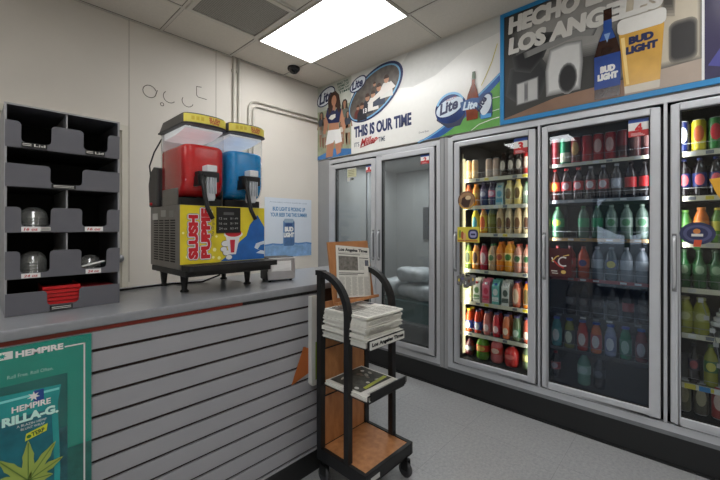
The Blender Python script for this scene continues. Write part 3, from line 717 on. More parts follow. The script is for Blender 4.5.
j_ = lambda b, c_, l, e, d, **k: (bottle(b, c_, l, e, **k), 'juice_bottle', d, 'bottle')
O1 = j_((150, 70, 30), (60, 30, 28), (90, 50, 40), (200, 160, 110), 'brown amber tea bottle', h=.2, shape='wide')
O2 = j_((226, 138, 36), (236, 150, 40), (230, 160, 60), (240, 200, 100), 'bright orange juice bottle', h=.195, shape='wide')
P1 = j_((60, 48, 78), (50, 44, 96), (70, 60, 104), (190, 186, 200), 'dark purple drink bottle with pale emblem', h=.205, shape='wide')
P2 = j_((64, 50, 74), (50, 44, 96), (196, 74, 100), (220, 190, 200), 'dark purple drink bottle with pink label', h=.205, shape='wide')
C1 = (carton((180, 200, 196), (80, 150, 170), (90, 160, 180), h=.19), 'milk_carton', 'pale blue green milk carton', 'carton')
Y1 = j_((226, 210, 150), (226, 206, 110), (232, 222, 170), (120, 100, 60), 'pale yellow milk drink bottle', h=.2, shape='wide', labz=(.2, .7))
Y2 = j_((230, 206, 120), (226, 186, 60), (236, 218, 140), (110, 84, 40), 'cream yellow drink bottle with dark emblem', h=.205, shape='wide', labz=(.2, .7))
G1 = j_((150, 170, 150), (60, 120, 80), (140, 170, 140), (230, 230, 220), 'soft green drink bottle', h=.18, shape='wide')
row(0, 1, [O1, O2, P1, P2, C1, Y1, Y2, G1], 1.485, .985, backs=(2, 3, 5))
BY = j_((236, 216, 60), (60, 140, 190), (240, 220, 70), (90, 170, 190), 'yellow drink bottle with blue cap', h=.215, shape='sport', labz=(.1, .7))
OR = j_((232, 160, 50), (196, 40, 44), (240, 204, 60), (226, 100, 50), 'yellow orange drink bottle with red cap', h=.22, shape='sport', labz=(.1, .7))
OL = j_((120, 116, 50), (150, 60, 90), (126, 130, 60), None, 'olive green drink bottle', h=.23, shape='wide')
LY = j_((222, 190, 110), (226, 206, 130), (228, 204, 130), None, 'slim yellow drink bottle', r=.02, h=.2, shape='wide')
FR = j_((206, 176, 130), (180, 170, 150), (212, 186, 140), (120, 84, 54), 'creamy coffee drink glass bottle', r=.032, h=.235, shape='wide', labz=(.12, .6))
FR2 = j_((214, 196, 158), (70, 70, 66), (220, 202, 160), (96, 66, 48), 'pale latte glass bottle with dark cap', r=.032, h=.235, shape='wide', labz=(.12, .6))
row(0, 2, [None, BY, OR, OL, FR, FR2, FR, FR2], 1.490, .985, backs=(3, 4, 6))
GJ = j_((96, 120, 40), (50, 60, 40), (190, 200, 90), (60, 70, 40), 'green smoothie bottle', h=.225, shape='wide', labz=(.2, .7))
OJ = j_((220, 140, 60), (60, 60, 50), (226, 170, 90), (90, 60, 40), 'light orange smoothie bottle', h=.225, shape='wide', labz=(.2, .7))
RJ = j_((170, 40, 60), (50, 50, 50), (190, 60, 80), (230, 200, 200), 'red smoothie bottle', h=.225, shape='wide', labz=(.2, .7))
PJ = j_((206, 170, 130), (40, 120, 60), (214, 190, 150), (90, 130, 80), 'beige juice bottle with green cap', h=.225, shape='jug')
QJ = j_((230, 130, 40), (230, 120, 40), (236, 170, 80), (160, 60, 30), 'orange juice bottle with orange cap', r=.036, h=.245, shape='jug')
QK = j_((236, 160, 50), (232, 130, 40), (240, 200, 120), (70, 120, 50), 'large golden orange juice jug', r=.038, h=.25, shape='jug')
PK = j_((200, 140, 120), (190, 70, 50), (210, 180, 160), (60, 100, 60), 'pale pink juice bottle', h=.23, shape='jug')
row(0, 3, [GJ, OJ, RJ, PJ, QJ, QK, PK, PK], 1.485, .985, backs=(3, 4, 5, 6))
def cn(b, c_, e, d): return (carton(b, c_, e), 'milk_carton', d, 'carton')
row(0, 4, [cn((214, 206, 160), (120, 150, 70), (170, 180, 110), 'cream carton with green print'), cn((206, 206, 196), (190, 50, 50), (86, 120, 80), 'white carton with green print and red cap'),
           cn((216, 120, 140), (232, 226, 222), (190, 50, 80), 'pink carton with white cap'), cn((110, 180, 170), (60, 110, 180), (226, 230, 226), 'teal carton with blue cap'),
           cn((222, 222, 214), (200, 200, 196), (90, 100, 90), 'white carton with grey print'), j_((176, 84, 60), (70, 50, 110), (188, 100, 72), (220, 190, 160), 'brick red juice bottle with purple cap', h=.21, shape='wide', labz=(.1, .75)),
           j_((226, 130, 40), (70, 50, 120), (230, 146, 60), (120, 100, 60), 'orange juice bottle with purple cap', h=.215, shape='wide', labz=(.1, .75))], 1.48, .985, backs=(1, 2, 3, 4, 5))
sn = lambda b, c_, l, e, d: j_(b, c_, l, e, d, r=.032, h=.2, shape='sport', labz=(.15, .5))
row(0, 5, [sn((200, 84, 40), (226, 190, 50), (60, 80, 150), (210, 216, 226), 'amber juice bottle with yellow cap'), sn((190, 60, 36), (60, 50, 80), (70, 90, 160), (214, 216, 226), 'red juice bottle with blue label'),
           sn((206, 120, 110), (90, 84, 120), (216, 130, 130), (240, 220, 216), 'salmon pink juice bottle'), sn((200, 50, 60), (84, 78, 120), (206, 56, 70), (240, 210, 210), 'crimson juice bottle'),
           sn((212, 120, 80), (84, 78, 120), (216, 90, 40), (240, 220, 190), 'burnt orange juice bottle'), sn((96, 110, 80), (84, 78, 120), (50, 100, 66), (190, 206, 190), 'dark green juice bottle'),
           sn((200, 100, 80), (84, 78, 120), (206, 66, 40), (240, 220, 200), 'orange red juice bottle')], 1.48, .985, backs=(0, 1, 2, 3, 4, 5))
jg = lambda b, c_, l, e, d, r=.05, h=.21: j_(b, c_, l, e, d, r=r, h=h, shape='jug')
row(0, 6, [jg((70, 30, 34), (60, 30, 30), (90, 90, 90), (140, 140, 140), 'dark maroon drink jug', .042, .15), jg((90, 140, 40), (36, 70, 36), (210, 70, 50), (236, 190, 90), 'green and red fruit punch jug', .055, .2),
           jg((216, 110, 110), (200, 80, 80), (206, 50, 40), (240, 200, 180), 'pink fruit punch jug with red label', .05, .21), jg((196, 50, 46), (60, 40, 40), (180, 40, 40), (230, 120, 110), 'red fruit punch jug', .055, .17),
           jg((110, 126, 96), (70, 90, 70), (190, 190, 80), (220, 220, 150), 'grey green drink jug with yellow label', .038, .2)], 1.475, .985)
# --- door marked 4
k4 = lambda c1, c2, e, d: (can(c1, c2, e, r=.034, h=.195), 'soda_can', d, 'can')
CR = k4((178, 24, 34), (170, 20, 30), (200, 160, 150), 'tall red soda can with pale script')
CR2 = k4((170, 22, 32), (176, 30, 36), None, 'tall plain red soda can')
CD = k4((110, 24, 30), (96, 26, 30), None, 'tall dark red soda can')
CDB = k4((90, 44, 44), (84, 44, 42), (130, 90, 84), 'tall brownish red soda can')
row(1, 0, [CD, k4((26, 130, 84), (190, 190, 160), None, 'tall green and cream soda can'), k4((150, 26, 30), (90, 40, 24), (190, 150, 90), 'tall red and brown soda can'), CR2, CR, CR, k4((130, 24, 30), (70, 34, 30), None, 'tall half dark red soda can'), CDB, CDB], .784, .228)
sd = lambda b, c_, l, e, d, **k: (bottle(b, c_, l, e, **k), 'soda_bottle', d, 'bottle')
S1 = sd((60, 24, 16), (206, 40, 40), (226, 80, 40), (240, 160, 60), 'cola bottle with orange red label', h=.24, labz=(.3, .58))
S2 = sd((40, 20, 16), (206, 36, 40), (206, 44, 48), (226, 190, 190), 'cola bottle with red label and red cap', h=.24, labz=(.3, .58))
S3 = sd((46, 40, 38), (170, 170, 170), (170, 60, 64), (206, 200, 200), 'cola bottle with red label and grey cap', h=.24, labz=(.3, .58))
S4 = sd((50, 48, 48), (170, 172, 176), (150, 154, 160), (190, 194, 200), 'silver label diet soda bottle', h=.24, labz=(.3, .58))
S5 = sd((24, 16, 16), (40, 30, 30), (190, 34, 36), None, 'black capped cola bottle with red label', h=.24, labz=(.3, .58))
row(1, 1, [S1, S2, S2, S3, S3, S4, S5, S5], .784, .245)
G5 = sd((70, 104, 78), (60, 110, 70), (40, 150, 80), (200, 206, 80), 'green label ginger ale bottle with yellow mark', r=.043, h=.235, shape='jug')
G6 = sd((84, 110, 92), (60, 120, 80), (44, 140, 90), None, 'clear soda bottle with green label', r=.035, h=.235, shape='jug')
G7 = sd((118, 136, 122), (150, 170, 150), (170, 186, 170), (90, 140, 100), 'pale clear soda bottle with light label', r=.035, h=.235, shape='jug')
row(1, 2, [G5, None, G6, G6, G7, G7, G7], .765, .26)
R5 = sd((150, 44, 30), (120, 40, 40), (190, 50, 44), (170, 120, 110), 'orange red soda bottle', r=.037, h=.23, shape='jug')
R6 = sd((170, 60, 30), (120, 40, 40), (210, 80, 40), (60, 60, 120), 'orange soda bottle with blue mark', r=.037, h=.23, shape='jug')
W5 = sd((110, 116, 122), (150, 150, 156), (170, 176, 180), None, 'white water bottle', r=.035, h=.23, shape='jug')
N5 = sd((40, 56, 60), (80, 90, 90), (30, 50, 96), (206, 190, 80), 'dark bottle with navy and gold label', r=.037, h=.23, shape='jug')
row(1, 3, [R5, R5, R6, W5, N5, W5, W5], .765, .26)
K5 = sd((16, 14, 16), (36, 34, 36), (26, 24, 28), (96, 92, 90), 'black cola bottle', h=.235, labz=(.3, .55))
K6 = sd((20, 14, 14), (36, 30, 30), (150, 30, 34), None, 'black cola bottle with red label', h=.235, labz=(.3, .55))
row(1, 4, [None, K5, K5, K5, K5, K6, K5], .765, .25)
ps = lambda b, l, e, d: (bottle(b, (36, 84, 190), l, e, r=.034, h=.215, shape='sport', labz=(.15, .62)), 'sports_drink_bottle', d, 'bottle')
row(1, 5, [ps((60, 150, 150), (70, 160, 160), (224, 230, 220), 'teal sports drink with blue cap'), ps((140, 140, 60), (60, 60, 60), (220, 220, 190), 'olive yellow sports drink with blue cap'), ps((190, 50, 44), (190, 60, 50), (226, 210, 200), 'red sports drink with blue cap'),
           ps((220, 110, 50), (180, 60, 60), (226, 216, 206), 'orange sports drink with blue cap'), ps((150, 160, 190), (120, 130, 170), (220, 224, 230), 'pale lilac sports drink with blue cap'), ps((40, 130, 96), (50, 130, 100), (160, 200, 180), 'green sports drink with blue cap'), ps((140, 70, 76), (120, 66, 76), (180, 170, 180), 'dull rose sports drink with blue cap')], .772, .265)
row(1, 6, [sd((28, 18, 18), (196, 40, 44), (180, 60, 60), (220, 200, 200), 'cola bottle with red cap and red white label', h=.2), None, sd((96, 150, 130), (60, 100, 90), (150, 190, 176), (190, 216, 206), 'green tinted soda bottle with pale label', r=.042, h=.23), sd((24, 24, 30), (60, 60, 66), (60, 64, 70), (120, 124, 130), 'dark soda bottle with grey label', r=.036, h=.22)], .78, .50)
# --- door with the oval sticker
row(2, 0, [k4((24, 34, 84), (24, 40, 100), (206, 210, 216), 'tall navy soda can with white emblem'), k4((206, 186, 40), (214, 196, 60), (196, 96, 50), 'tall yellow can with orange pattern'), k4((60, 130, 66), (50, 130, 60), (190, 40, 50), 'tall green can with red mark'), k4((60, 130, 66), (50, 130, 60), (190, 40, 50), 'tall green can with red mark')], .062, -.16)
PP = sd((24, 18, 22), (30, 40, 90), (26, 40, 96), (206, 90, 96), 'dark cola bottle with navy label', h=.235, labz=(.25, .6))
row(2, 1, [PP, PP, PP, PP], .055, -.16)
row(2, 2, [j_((60, 110, 50), (90, 140, 60), (70, 120, 50), None, 'green lime drink bottle', h=.2, shape='wide'), j_((206, 110, 40), (216, 130, 50), (226, 130, 50), (236, 190, 90), 'bright orange drink bottle', h=.215, shape='wide', r=.036), j_((90, 130, 50), (200, 180, 60), (190, 180, 60), None, 'green bottle with yellow label', h=.21, shape='wide'), j_((90, 130, 50), (200, 180, 60), (190, 180, 60), None, 'green bottle with yellow label', h=.21, shape='wide')], .05, -.17)
GB = (bottle((36, 84, 44), (60, 90, 60), (60, 110, 66), (150, 176, 140), r=.031, h=.235, shape='beer'), 'green_glass_bottle', 'green glass bottle', 'bottle')
row(2, 3, [GB, GB, GB, GB], .055, -.16, backs=(0, 1, 2))
YJ = j_((150, 150, 50), (180, 176, 110), (160, 160, 70), (196, 196, 140), 'yellow green juice bottle', r=.038, h=.22, shape='wide')
row(2, 4, [YJ, YJ, None, YJ], .05, -.17)
row(2, 5, [sd((30, 24, 30), (50, 50, 60), (40, 40, 60), (150, 60, 70), 'slim dark bottle with small pink mark', r=.028, h=.24, shape='beer'), sd((150, 150, 60), (90, 110, 50), (60, 110, 60), (200, 196, 90), 'yellow green bottle', r=.032, h=.25), sd((150, 150, 60), (90, 110, 50), (60, 110, 60), (200, 196, 90), 'yellow green bottle', r=.032, h=.25)], .01, -.14)
row(2, 6, [k4((110, 104, 80), (96, 92, 70), (150, 140, 110), 'dull gold can'), k4((90, 84, 70), (80, 74, 62), (170, 160, 130), 'speckled bronze can'), k4((170, 40, 40), (160, 36, 40), (210, 180, 170), 'red can')], .055, -.10)

# ------------------------------------------------------------------ stickers and signs on the cooler glass
def sticker(nm, lb, cat, fn, y, z):
    m = MB(); fn(m); return m.build(nm, loc=(XB-.002, y, z), tagd=(lb, cat))
DG = -.0055   # sheet just in front of the glass pane
def number_sign(ya, yb, z0, z1, num, lb):
    def fn(m):
        a0, a1 = -ya, -yb
        m.box(XB+.0045, XB+.0055, yb, ya, z0, z1, cmat((226, 224, 220)))
        m.rect(a0, z1-(z1-z0)*.2, a1, z1, FB, DG+.0015, cmat((40, 74, 150))); m.rect(a0, z0, a1, z0+(z1-z0)*.36, FB, DG+.0015, cmat((176, 40, 44)))
        w = a1-a0; m.text(num, a0+w*.32, z0+(z1-z0)*.22, w*.36, (z1-z0)*.52, FB, DG+.0025, cmat((196, 30, 36)), bold=.05)
        for k in range(3): m.rect(a0+w*.12, z0+(z1-z0)*(.06+.06*k), a0+w*(.8-.1*k), z0+(z1-z0)*(.085+.06*k), FB, DG+.0026, cmat((226, 190, 190)))
    sticker('number_sign', lb, 'sign', fn, (ya+yb)/2, z0)
number_sign(2.615, 2.53, 2.04, 2.112, '1', 'small red and white number sign beside the taped note on first door')
number_sign(1.915, 1.818, 2.045, 2.13, '2', 'small red and white number sign at top of the door next to juices')
number_sign(1.050, .944, 2.022, 2.142, '3', 'red white blue sign with numeral three above the coffee cans')
number_sign(.322, .216, 2.03, 2.142, '4', 'red white blue sign with numeral four above the tall soda cans')
def fn(m):
    m.box(XB+.0045, XB+.0055, 2.76, 2.90, 2.01, 2.10, cmat((186, 184, 150)))
    for k in range(4): m.rect(-2.885, 2.085-.018*k, -2.79, 2.090-.018*k, FB, DG+.0018, cmat((110, 108, 90)))
    m.rect(-2.90, 2.10, -2.76, 2.112, FB, DG+.0018, offw); m.rect(-2.90, 1.965, -2.86, 2.008, FB, DG+.0018, offw); m.rect(-2.84, 1.975, -2.80, 2.0, FB, DG+.0018, cmat((90, 90, 84)))
sticker('paper_note', 'yellowed paper note taped inside the first cooler door glass', 'note', fn, 2.83, 2.01)
def fn(m):
    m.oval(-1.44, 1.68, .080, .078, FB, .0135, cmat((90, 62, 46))); m.oval(-1.44, 1.68, .070, .068, FB, .0140, mat('print_coffee_brown', (150, 116, 84), .4, var=.4, scale=40))
    m.poly([(-1.49, 1.65), (-1.46, 1.62), (-1.42, 1.62), (-1.40, 1.68), (-1.43, 1.72), (-1.48, 1.70)], FB, .0145, cmat((60, 36, 28)))
    m.oval(-1.425, 1.70, .025, .018, FB, .0150, cmat((214, 190, 150))); m.stroke(arc(-1.44, 1.68, .072, 200, 340, 10), .008, FB, .0150, cmat((210, 160, 60)))
sticker('round_sticker', 'round brown coffee sticker on left edge of door marked 3', 'sticker', fn, 1.44, 1.68)
def fn(m):
    m.box(XB-.0135, XB-.0128, 1.325, 1.525, 1.32, 1.45, cmat((216, 200, 70)))
    m.poly(rrect(-1.425, 1.345, -1.335, 1.43, .03), FB, .0142, cmat((40, 40, 76))); m.poly(rrect(-1.41, 1.36, -1.35, 1.415, .02), FB, .0147, cmat((150, 150, 190)))
    m.rect(-1.40, 1.38, -1.36, 1.395, FB, .0151, navy)
    for k, cc in enumerate(((120, 140, 60), (170, 80, 50), (220, 170, 120))): m.oval(-1.50+.022*k, 1.39-.012*k, .013, .035, FB, .0142+.0003*k, cmat(cc))
    m.rect(-1.52, 1.325, -1.34, 1.34, FB, .0142, cmat((180, 120, 60)))
sticker('yellow_sign', 'yellow rectangular drink sign with navy badge on door marked 3', 'sign', fn, 1.425, 1.32)
# foil pouches clipped to door 3
t = thing('hanging_display_strip', 'cluster of silver patterned packets hanging on door marked 3', 'packets', (XB-.02, 1.44, .92))
fm = mat('patterned_foil', (170, 168, 166), .25, .6, var=.5, scale=60, bump=.4)
rnd = random.Random(4)
for k in range(5):
    py, pz = 1.50-.03*k, 1.00+.02*math.sin(k*2.1)
    m = MB(); pts = [(a, b) for a, b in rrect(-py-.026, pz-.055, -py+.026, pz+.03, .014)]
    m.prism(pts, lambda a, b, e: (XB-.018-.006*(k % 2)-e*.004, -a, b), fm)
    m.oval(-py, pz-.01, .012, .014, FB, .0235+.006*(k % 2), [yellow, cmat((90, 90, 130)), white, cmat((90, 60, 40)), cmat((190, 160, 60))][k])
    m.build('packet', t)
MB().tube([(XB-.012, 1.51, 1.04), (XB-.02, 1.44, 1.05), (XB-.012, 1.37, 1.035)], .003, wire, n=6).build('hanger', t)
def fn(m):
    m.box(XB+.0045, XB+.0055, .648, .792, 1.09, 1.295, mat('print_maroon', (66, 20, 24), .35, var=.15))
    g_ = cmat((206, 176, 96))
    m.stroke([(-.775, 1.225), (-.765, 1.195)], .009, FB, DG+.0016, white); m.stroke([(-.775, 1.20), (-.745, 1.235), (-.73, 1.24)], .008, FB, DG+.0018, g_)
    m.stroke([(-.765, 1.205), (-.73, 1.17), (-.70, 1.155)], .009, FB, DG+.0018, cmat((200, 60, 60)))
    m.stroke(arc(-.70, 1.20, .032, 60, 300, 9), .009, FB, DG+.002, white); m.stroke([(-.70, 1.24), (-.665, 1.25)], .006, FB, DG+.002, g_)
    m.rect(-.78, 1.125, -.74, 1.133, FB, DG+.0016, offw); m.rect(-.775, 1.11, -.735, 1.116, FB, DG+.0016, offw); m.oval(-.70, 1.125, .016, .013, FB, DG+.0016, g_)
sticker('maroon_sticker', 'maroon square sticker with white and gold strokes on door marked 4', 'sticker', fn, .72, 1.09)
def fn(m):
    m.oval(.005, 1.412, .078, .066, FB, .0135, cmat((44, 48, 84))); m.oval(.005, 1.412, .062, .050, FB, .0139, cmat((78, 82, 120))); m.oval(.005, 1.412, .046, .036, FB, .0143, cmat((40, 44, 82)))
    m.oval(.003, 1.425, .016, .015, FB, .0147, cmat((190, 120, 60))); m.rect(-.02, 1.395, .03, 1.41, FB, .0151, cmat((210, 206, 200))); m.poly([(-.012, 1.335), (.02, 1.335), (.026, 1.375), (-.008, 1.375)], FB, .0151, cmat((200, 80, 50)))
    m.rect(-.01, 1.318, .018, 1.333, FB, .0151, cmat((70, 130, 60)))
sticker('oval_sticker', 'oval navy sticker with concentric rings on the last cooler door', 'sticker', fn, -.005, 1.412)
def fn(m):
    m.poly([(.055, 1.725), (.20, 1.74), (.20, 1.60), (.12, 1.57), (.085, 1.64)], FB, .0140, cmat((216, 160, 40)))
    m.poly([(.10, 1.70), (.19, 1.71), (.19, 1.64), (.12, 1.64)], FB, .0145, cmat((190, 60, 40)))
sticker('yellow_star_sign', 'pointed yellow and red cling sign high on the last cooler door', 'sign', fn, -.12, 1.65)
t = thing('clip_strip', 'slanting metal clip chain hanging inside the last cooler door', 'clip strip', (XS-.02, -.05, .9))
m = MB(); px, pz = [], []
path = [(XS-.02, -.02, 1.03), (XS-.02, -.045, .93), (XS-.02, -.07, .86), (XS-.02, -.085, .78), (XS-.02, -.10, .66), (XS-.02, -.115, .52)]
m.tube(path, .0022, wire, n=5).build('chain', t)
for p in path[:-1]:
    MB().box(p[0]-.004, p[0]-.001, p[1]-.012, p[1]+.012, p[2]-.03, p[2]-.004, cmat((190, 190, 186))).build('clip', t)
m = MB()
for k in range(5): m.lathe([(.05, 0), (.052, .018), (.046, .024)], (XS+.05, -.115-.012*k, .862+.028*k), white, n=24)
m.lathe([(.001, .024), (.046, .024)], (XS+.05, -.115-.048, .862+.112), white, n=24)
m.build('cup_stack', loc=(XS+.05, -.115, .862), tagd=('ribbed white plastic stack at the edge of the last cooler door', 'cups'))

# ------------------------------------------------------------------ service counter
CT = 1.112
lam = mat('grey_laminate_top', (132, 134, 138), .28, var=.07, scale=40)
lamb = mat('dark_brown_board', (44, 26, 18), .7)
slatm = mat('grey_slat_board', (152, 152, 156), .5, var=.03, scale=7)
t = thing('service_counter', 'long shop counter with grey laminate top and grey slatwall front', 'counter', (.3, 2.0, 0))
xl = -1.6
top = MB()
pr = [(xl, 1.642), (1.80, 1.642), (2.29, 2.35), (xl, 2.35)]
top.prism(pr, lambda a, b, e: (a, b, CT-.036*(1-e)), lam)
top.build('countertop', t, bevel=.012, seg=3)
core = MB().prism([(xl, 1.672), (1.78, 1.672), (2.25, 2.32), (xl, 2.32)], lambda a, b, e: (a, b, .10+e*(CT-.137)), lamb)
core.build('counter_body', t)
MB().box(xl, .92, 1.658, 1.671, 1.058, 1.0755, mat('red_brown_edge', (132, 42, 26), .5)).box(.92, 1.40, 1.658, 1.671, 1.058, 1.0755, black).build('edge_strip', t)
sl = MB(); z = 1.056; zs = [.984-.0839*k for k in range(11)]
for zz in zs:
    sl.box(xl, 1.42, 1.656, 1.671, zz+.0068, z, slatm); z = zz-.0068
sl.box(xl, 1.42, 1.656, 1.671, .125, z, slatm)
sl.box(xl, 1.42, 1.668, 1.6715, .125, 1.056, mat('groove_dark_brown', (40, 22, 12), .8))  # dark brown backing that shows in the slat grooves
sl.build('slatwall_panel', t)
MB().box(xl, 1.8, 1.69, 2.30, 0, .10, black).box(xl, 1.76, 1.66, 1.69, 0, .122, kickm).build('toe_kick', t)
wv = cmat((206, 206, 204))

# HEMPIRE poster in its holder
t = thing('hemp_poster', 'green framed advertising poster with pouch and leaf on counter slats', 'poster', (0, 1.65, .3))
F = FA(1.652); teal = mat('print_teal', (24, 152, 136), .25, var=.08, scale=6)
MB().box(-.34, .302, 1.6445, 1.655, .30, 1.054, teal).build('sheet', t)
A = MB(); d0 = .0082
A.rect(-.34, .30, .232, .93, F, d0, mat('print_dark_teal', (20, 112, 108), .25, var=.2, scale=8))
A.rect(-.34, .30, .232, .74, F, d0+.0003, mat('print_deep_sea', (18, 84, 92), .3, var=.45, scale=30))
A.rect(.232, .30, .302, .66, F, d0+.0003, mat('print_sea_green', (20, 100, 92), .3, var=.25, scale=30))
A.rect(.224, 1.0215, .283, 1.0265, F, d0+.0006, white); A.rect(.278, .32, .283, 1.0265, F, d0+.0006, white)
A.rect(.03, 1.018, .091, 1.043, F, d0+.0006, white)
star = lambda ca, cb, r: [(ca+r*(1 if k % 2 == 0 else .42)*math.cos(PI/2+k*PI/7), cb+r*(1 if k % 2 == 0 else .42)*math.sin(PI/2+k*PI/7)) for k in range(14)]
A.poly(star(.066, 1.03, .011), F, d0+.001, teal)
A.heavy('HEMPIRE', .098, 1.018, .122, .020, F, d0+.0006, white, .0006)
A.text('Roll Free. Roll Often.', .078, .952, .115, .012, F, d0+.0006, cmat((170, 214, 206)))
pouch = mat('print_pouch_aqua', (44, 150, 148), .25, var=.25, scale=9)
A.poly([(-.02, .32), (.205, .32), (.212, .6), (.205, .83), (.214, .895), (.0, .905), (-.015, .83)], F, d0+.001, pouch)
A.poly([(-.0, .33), (.19, .33), (.196, .6), (.188, .82), (.0, .82)], F, d0+.0014, mat('print_pouch_deep', (22, 100, 112), .3, var=.4, scale=14))
A.rect(.0, .878, .209, .886, F, d0+.0018, cmat((120, 210, 206)))
A.rect(.142, .855, .168, .895, F, d0+.002, cmat((30, 70, 140))); A.poly(star(.142, .877, .017), F, d0+.0024, white)
A.text('HEMPIRE', .088, .838, .098, .02, F, d0+.0024, white, bold=.03)
A.heavy('RILLA-G.', .066, .80, .140, .028, F, d0+.0024, cmat((196, 236, 226)), .001)
A.text('A BLAZIN HEMP', .10, .785, .075, .008, F, d0+.0024, white); A.text('BLUNT WRAP', .11, .772, .06, .008, F, d0+.0024, white)
A.poly([(.12, .733), (.175, .748), (.178, .772), (.123, .757)], F, d0+.0024, cmat((196, 206, 50)))
A.text('TERP', .138, .742, .034, .014, F, d0+.0028, cmat((20, 70, 50)), bold=.03, rot=.2)
A.oval(.13, .746, .006, .006, F, d0+.0028, cmat((40, 110, 50)))
lg = cmat((150, 170, 78)); ld = cmat((96, 124, 50))
for ang, L in ((90, .135), (55, .125), (126, .125), (23, .10), (157, .10), (-8, .065), (189, .065)):
    ca, cb = .128, .60; a_ = math.radians(ang); ux, uy = math.cos(a_), math.sin(a_)
    pts = []
    for k in range(9):
        s_ = k/8; w_ = .0135*math.sin(PI*min(1, s_*1.05))**.8*(1+.22*(k % 2)); pts.append((ca+ux*L*s_-uy*w_, cb+uy*L*s_+ux*w_))
    for k in range(8, -1, -1):
        s_ = k/8; w_ = .0135*math.sin(PI*min(1, s_*1.05))**.8*(1+.22*(k % 2)); pts.append((ca+ux*L*s_+uy*w_, cb+uy*L*s_-ux*w_))
    A.poly(pts, F, d0+.003+.0003*(ang % 7), lg); A.stroke([(ca, cb), (ca+ux*L*.92, cb+uy*L*.92)], .003, F, d0+.0052, ld)
A.stroke([(.128, .60), (.13, .5)], .005, F, d0+.0032, ld)
A.build('printed_artwork', t)
sc_ = MB().box(-.34, .305, 1.643, 1.6436, .30, 1.062, glassmat('poster_sleeve', (.95, .97, .96), 1.0)); sc_.build('clear_sleeve', t)

# slat flyer and cardboard near the counter end
t = thing('hanging_flyer', 'narrow white flyer box with green panel hooked at counter end', 'flyer', (1.37, 1.64, .53))
m = MB().prism([(1.333, .545), (1.345, .527), (1.43, .527), (1.43, 1.05), (1.333, 1.05)], lambda a, b, e: (a, 1.653-e*.03, b), cmat((196, 196, 190))); m.build('box_body', t, bevel=.003)
m = MB(); F = FA(1.623)
m.text('E', 1.375, .985, .022, .028, F, .001, black, bold=.04); m.text('C', 1.375, .945, .024, .028, F, .001, black, bold=.04)
m.rect(1.362, .56, 1.43, .78, F, .0008, cmat((120, 146, 40))); m.oval(1.392, .785, .022, .024, F, .0014, black); m.oval(1.392, .72, .010, .02, F, .0014, cmat((60, 90, 30)))
m.oval(1.395, .65, .012, .026, F, .0014, cmat((190, 206, 90)))
m.build('printed_artwork', t)
m = MB().poly([(1.215, .565), (1.31, .61), (1.333, .63), (1.333, .735), (1.31, .76)], FA(1.654), .0, cmat((170, 92, 40), .7))
m.prism([(1.215, .565), (1.333, .60), (1.333, .745), (1.30, .76)], lambda a, b, e: (a, 1.655-e*.004, b), cmat((170, 92, 40), .7))
m.build('cardboard_flap', loc=(1.27, 1.65, .56), tagd=('triangular orange cardboard flap behind the white flyer on slats', 'cardboard'))

# ------------------------------------------------------------------ lid and cup rack
t = thing('lid_rack', 'black five tier cup and lid dispenser rack standing on counter', 'rack', (.265, 2.05, CT))
rk = mat('dark_grey_rack_plastic', (100, 100, 106), .35, var=.05, scale=12)
rkd = mat('rack_inside_black', (16, 15, 15), .7)
X0, X1, Y0, Y1, Z1 = .082, .448, 1.89, 2.24, 1.918
b = MB()
b.box(X0, X0+.006, Y0, Y1, CT, Z1, rk).box(X1-.006, X1, Y0, Y1, CT, Z1, rk).box(X0+.006, X1-.006, Y0, Y1, Z1-.006, Z1, rk).box(X0+.006, X1-.006, Y1-.006, Y1, CT, Z1-.006, rkd)
for z in (1.604, 1.753): b.box(X0+.006, X1-.006, Y0+.01, Y1-.006, z-.003, z+.003, rkd)
for z in (1.429, 1.2515, CT+.004): b.box(X0+.006, X1-.006, Y0+.01, Y1-.006, z-.003, z+.003, rkd)
b.build('case', t)
edge = mat('rack_edge_grey', (150, 150, 152), .4)
b = MB()
b.box(X0-.001, X0+.006, Y0-.004, Y0, CT, Z1, edge).box(X1-.005, X1+.001, Y0-.004, Y0, CT, Z1, edge).box(X0+.006, X1-.005, Y0-.004, Y0, Z1-.006, Z1, edge)
b.build('edge_trim', t)
b = MB()
for z0, z1 in ((1.756, Z1-.006), (1.432, 1.601), (1.2545, 1.426)): b.box(.263, .268, Y0+.004, Y1-.01, z0, z1, edge)
b.build('divider', t)
def lip(a0, a1, z0, z1, n0, n1, nb):
    r = .014; m = MB()
    pts = [(a0, z0), (a1, z0), (a1, z1)]+arc(n1+r, z1-r, r, 90, 180, 4)[0:]+arc(n1-r, nb+r, r, 0, -90, 4)+arc(n0+r, nb+r, r, 270, 180, 4)+arc(n0-r, z1-r, r, 0, 90, 4)+[(a0, z1)]
    m.prism(pts, lambda a, b_, e: (a, Y0-.006+e*.004-(b_-z0)*.10, b_), rk); m.build('bin_front', t)
i0, i1, md = X0+.001, X1-.001, .2655
lip(i0, md, 1.753, 1.851, .127, .215, 1.775); lip(md, i1, 1.753, 1.851, .318, .403, 1.775)
lip(i0, i1, 1.604, 1.690, .212, .314, 1.622)
lip(i0, md, 1.429, 1.526, .127, .213, 1.452); lip(md, i1, 1.429, 1.526, .313, .400, 1.452)
lip(i0, md, 1.2515, 1.358, .124, .210, 1.272); lip(md, i1, 1.2515, 1.358, .310, .398, 1.275)
lip(i0, i1, CT+.001, 1.199, .202, .303, 1.140)
FR_ = lambda a, b_, d: (a, Y0-.014-d, b_)
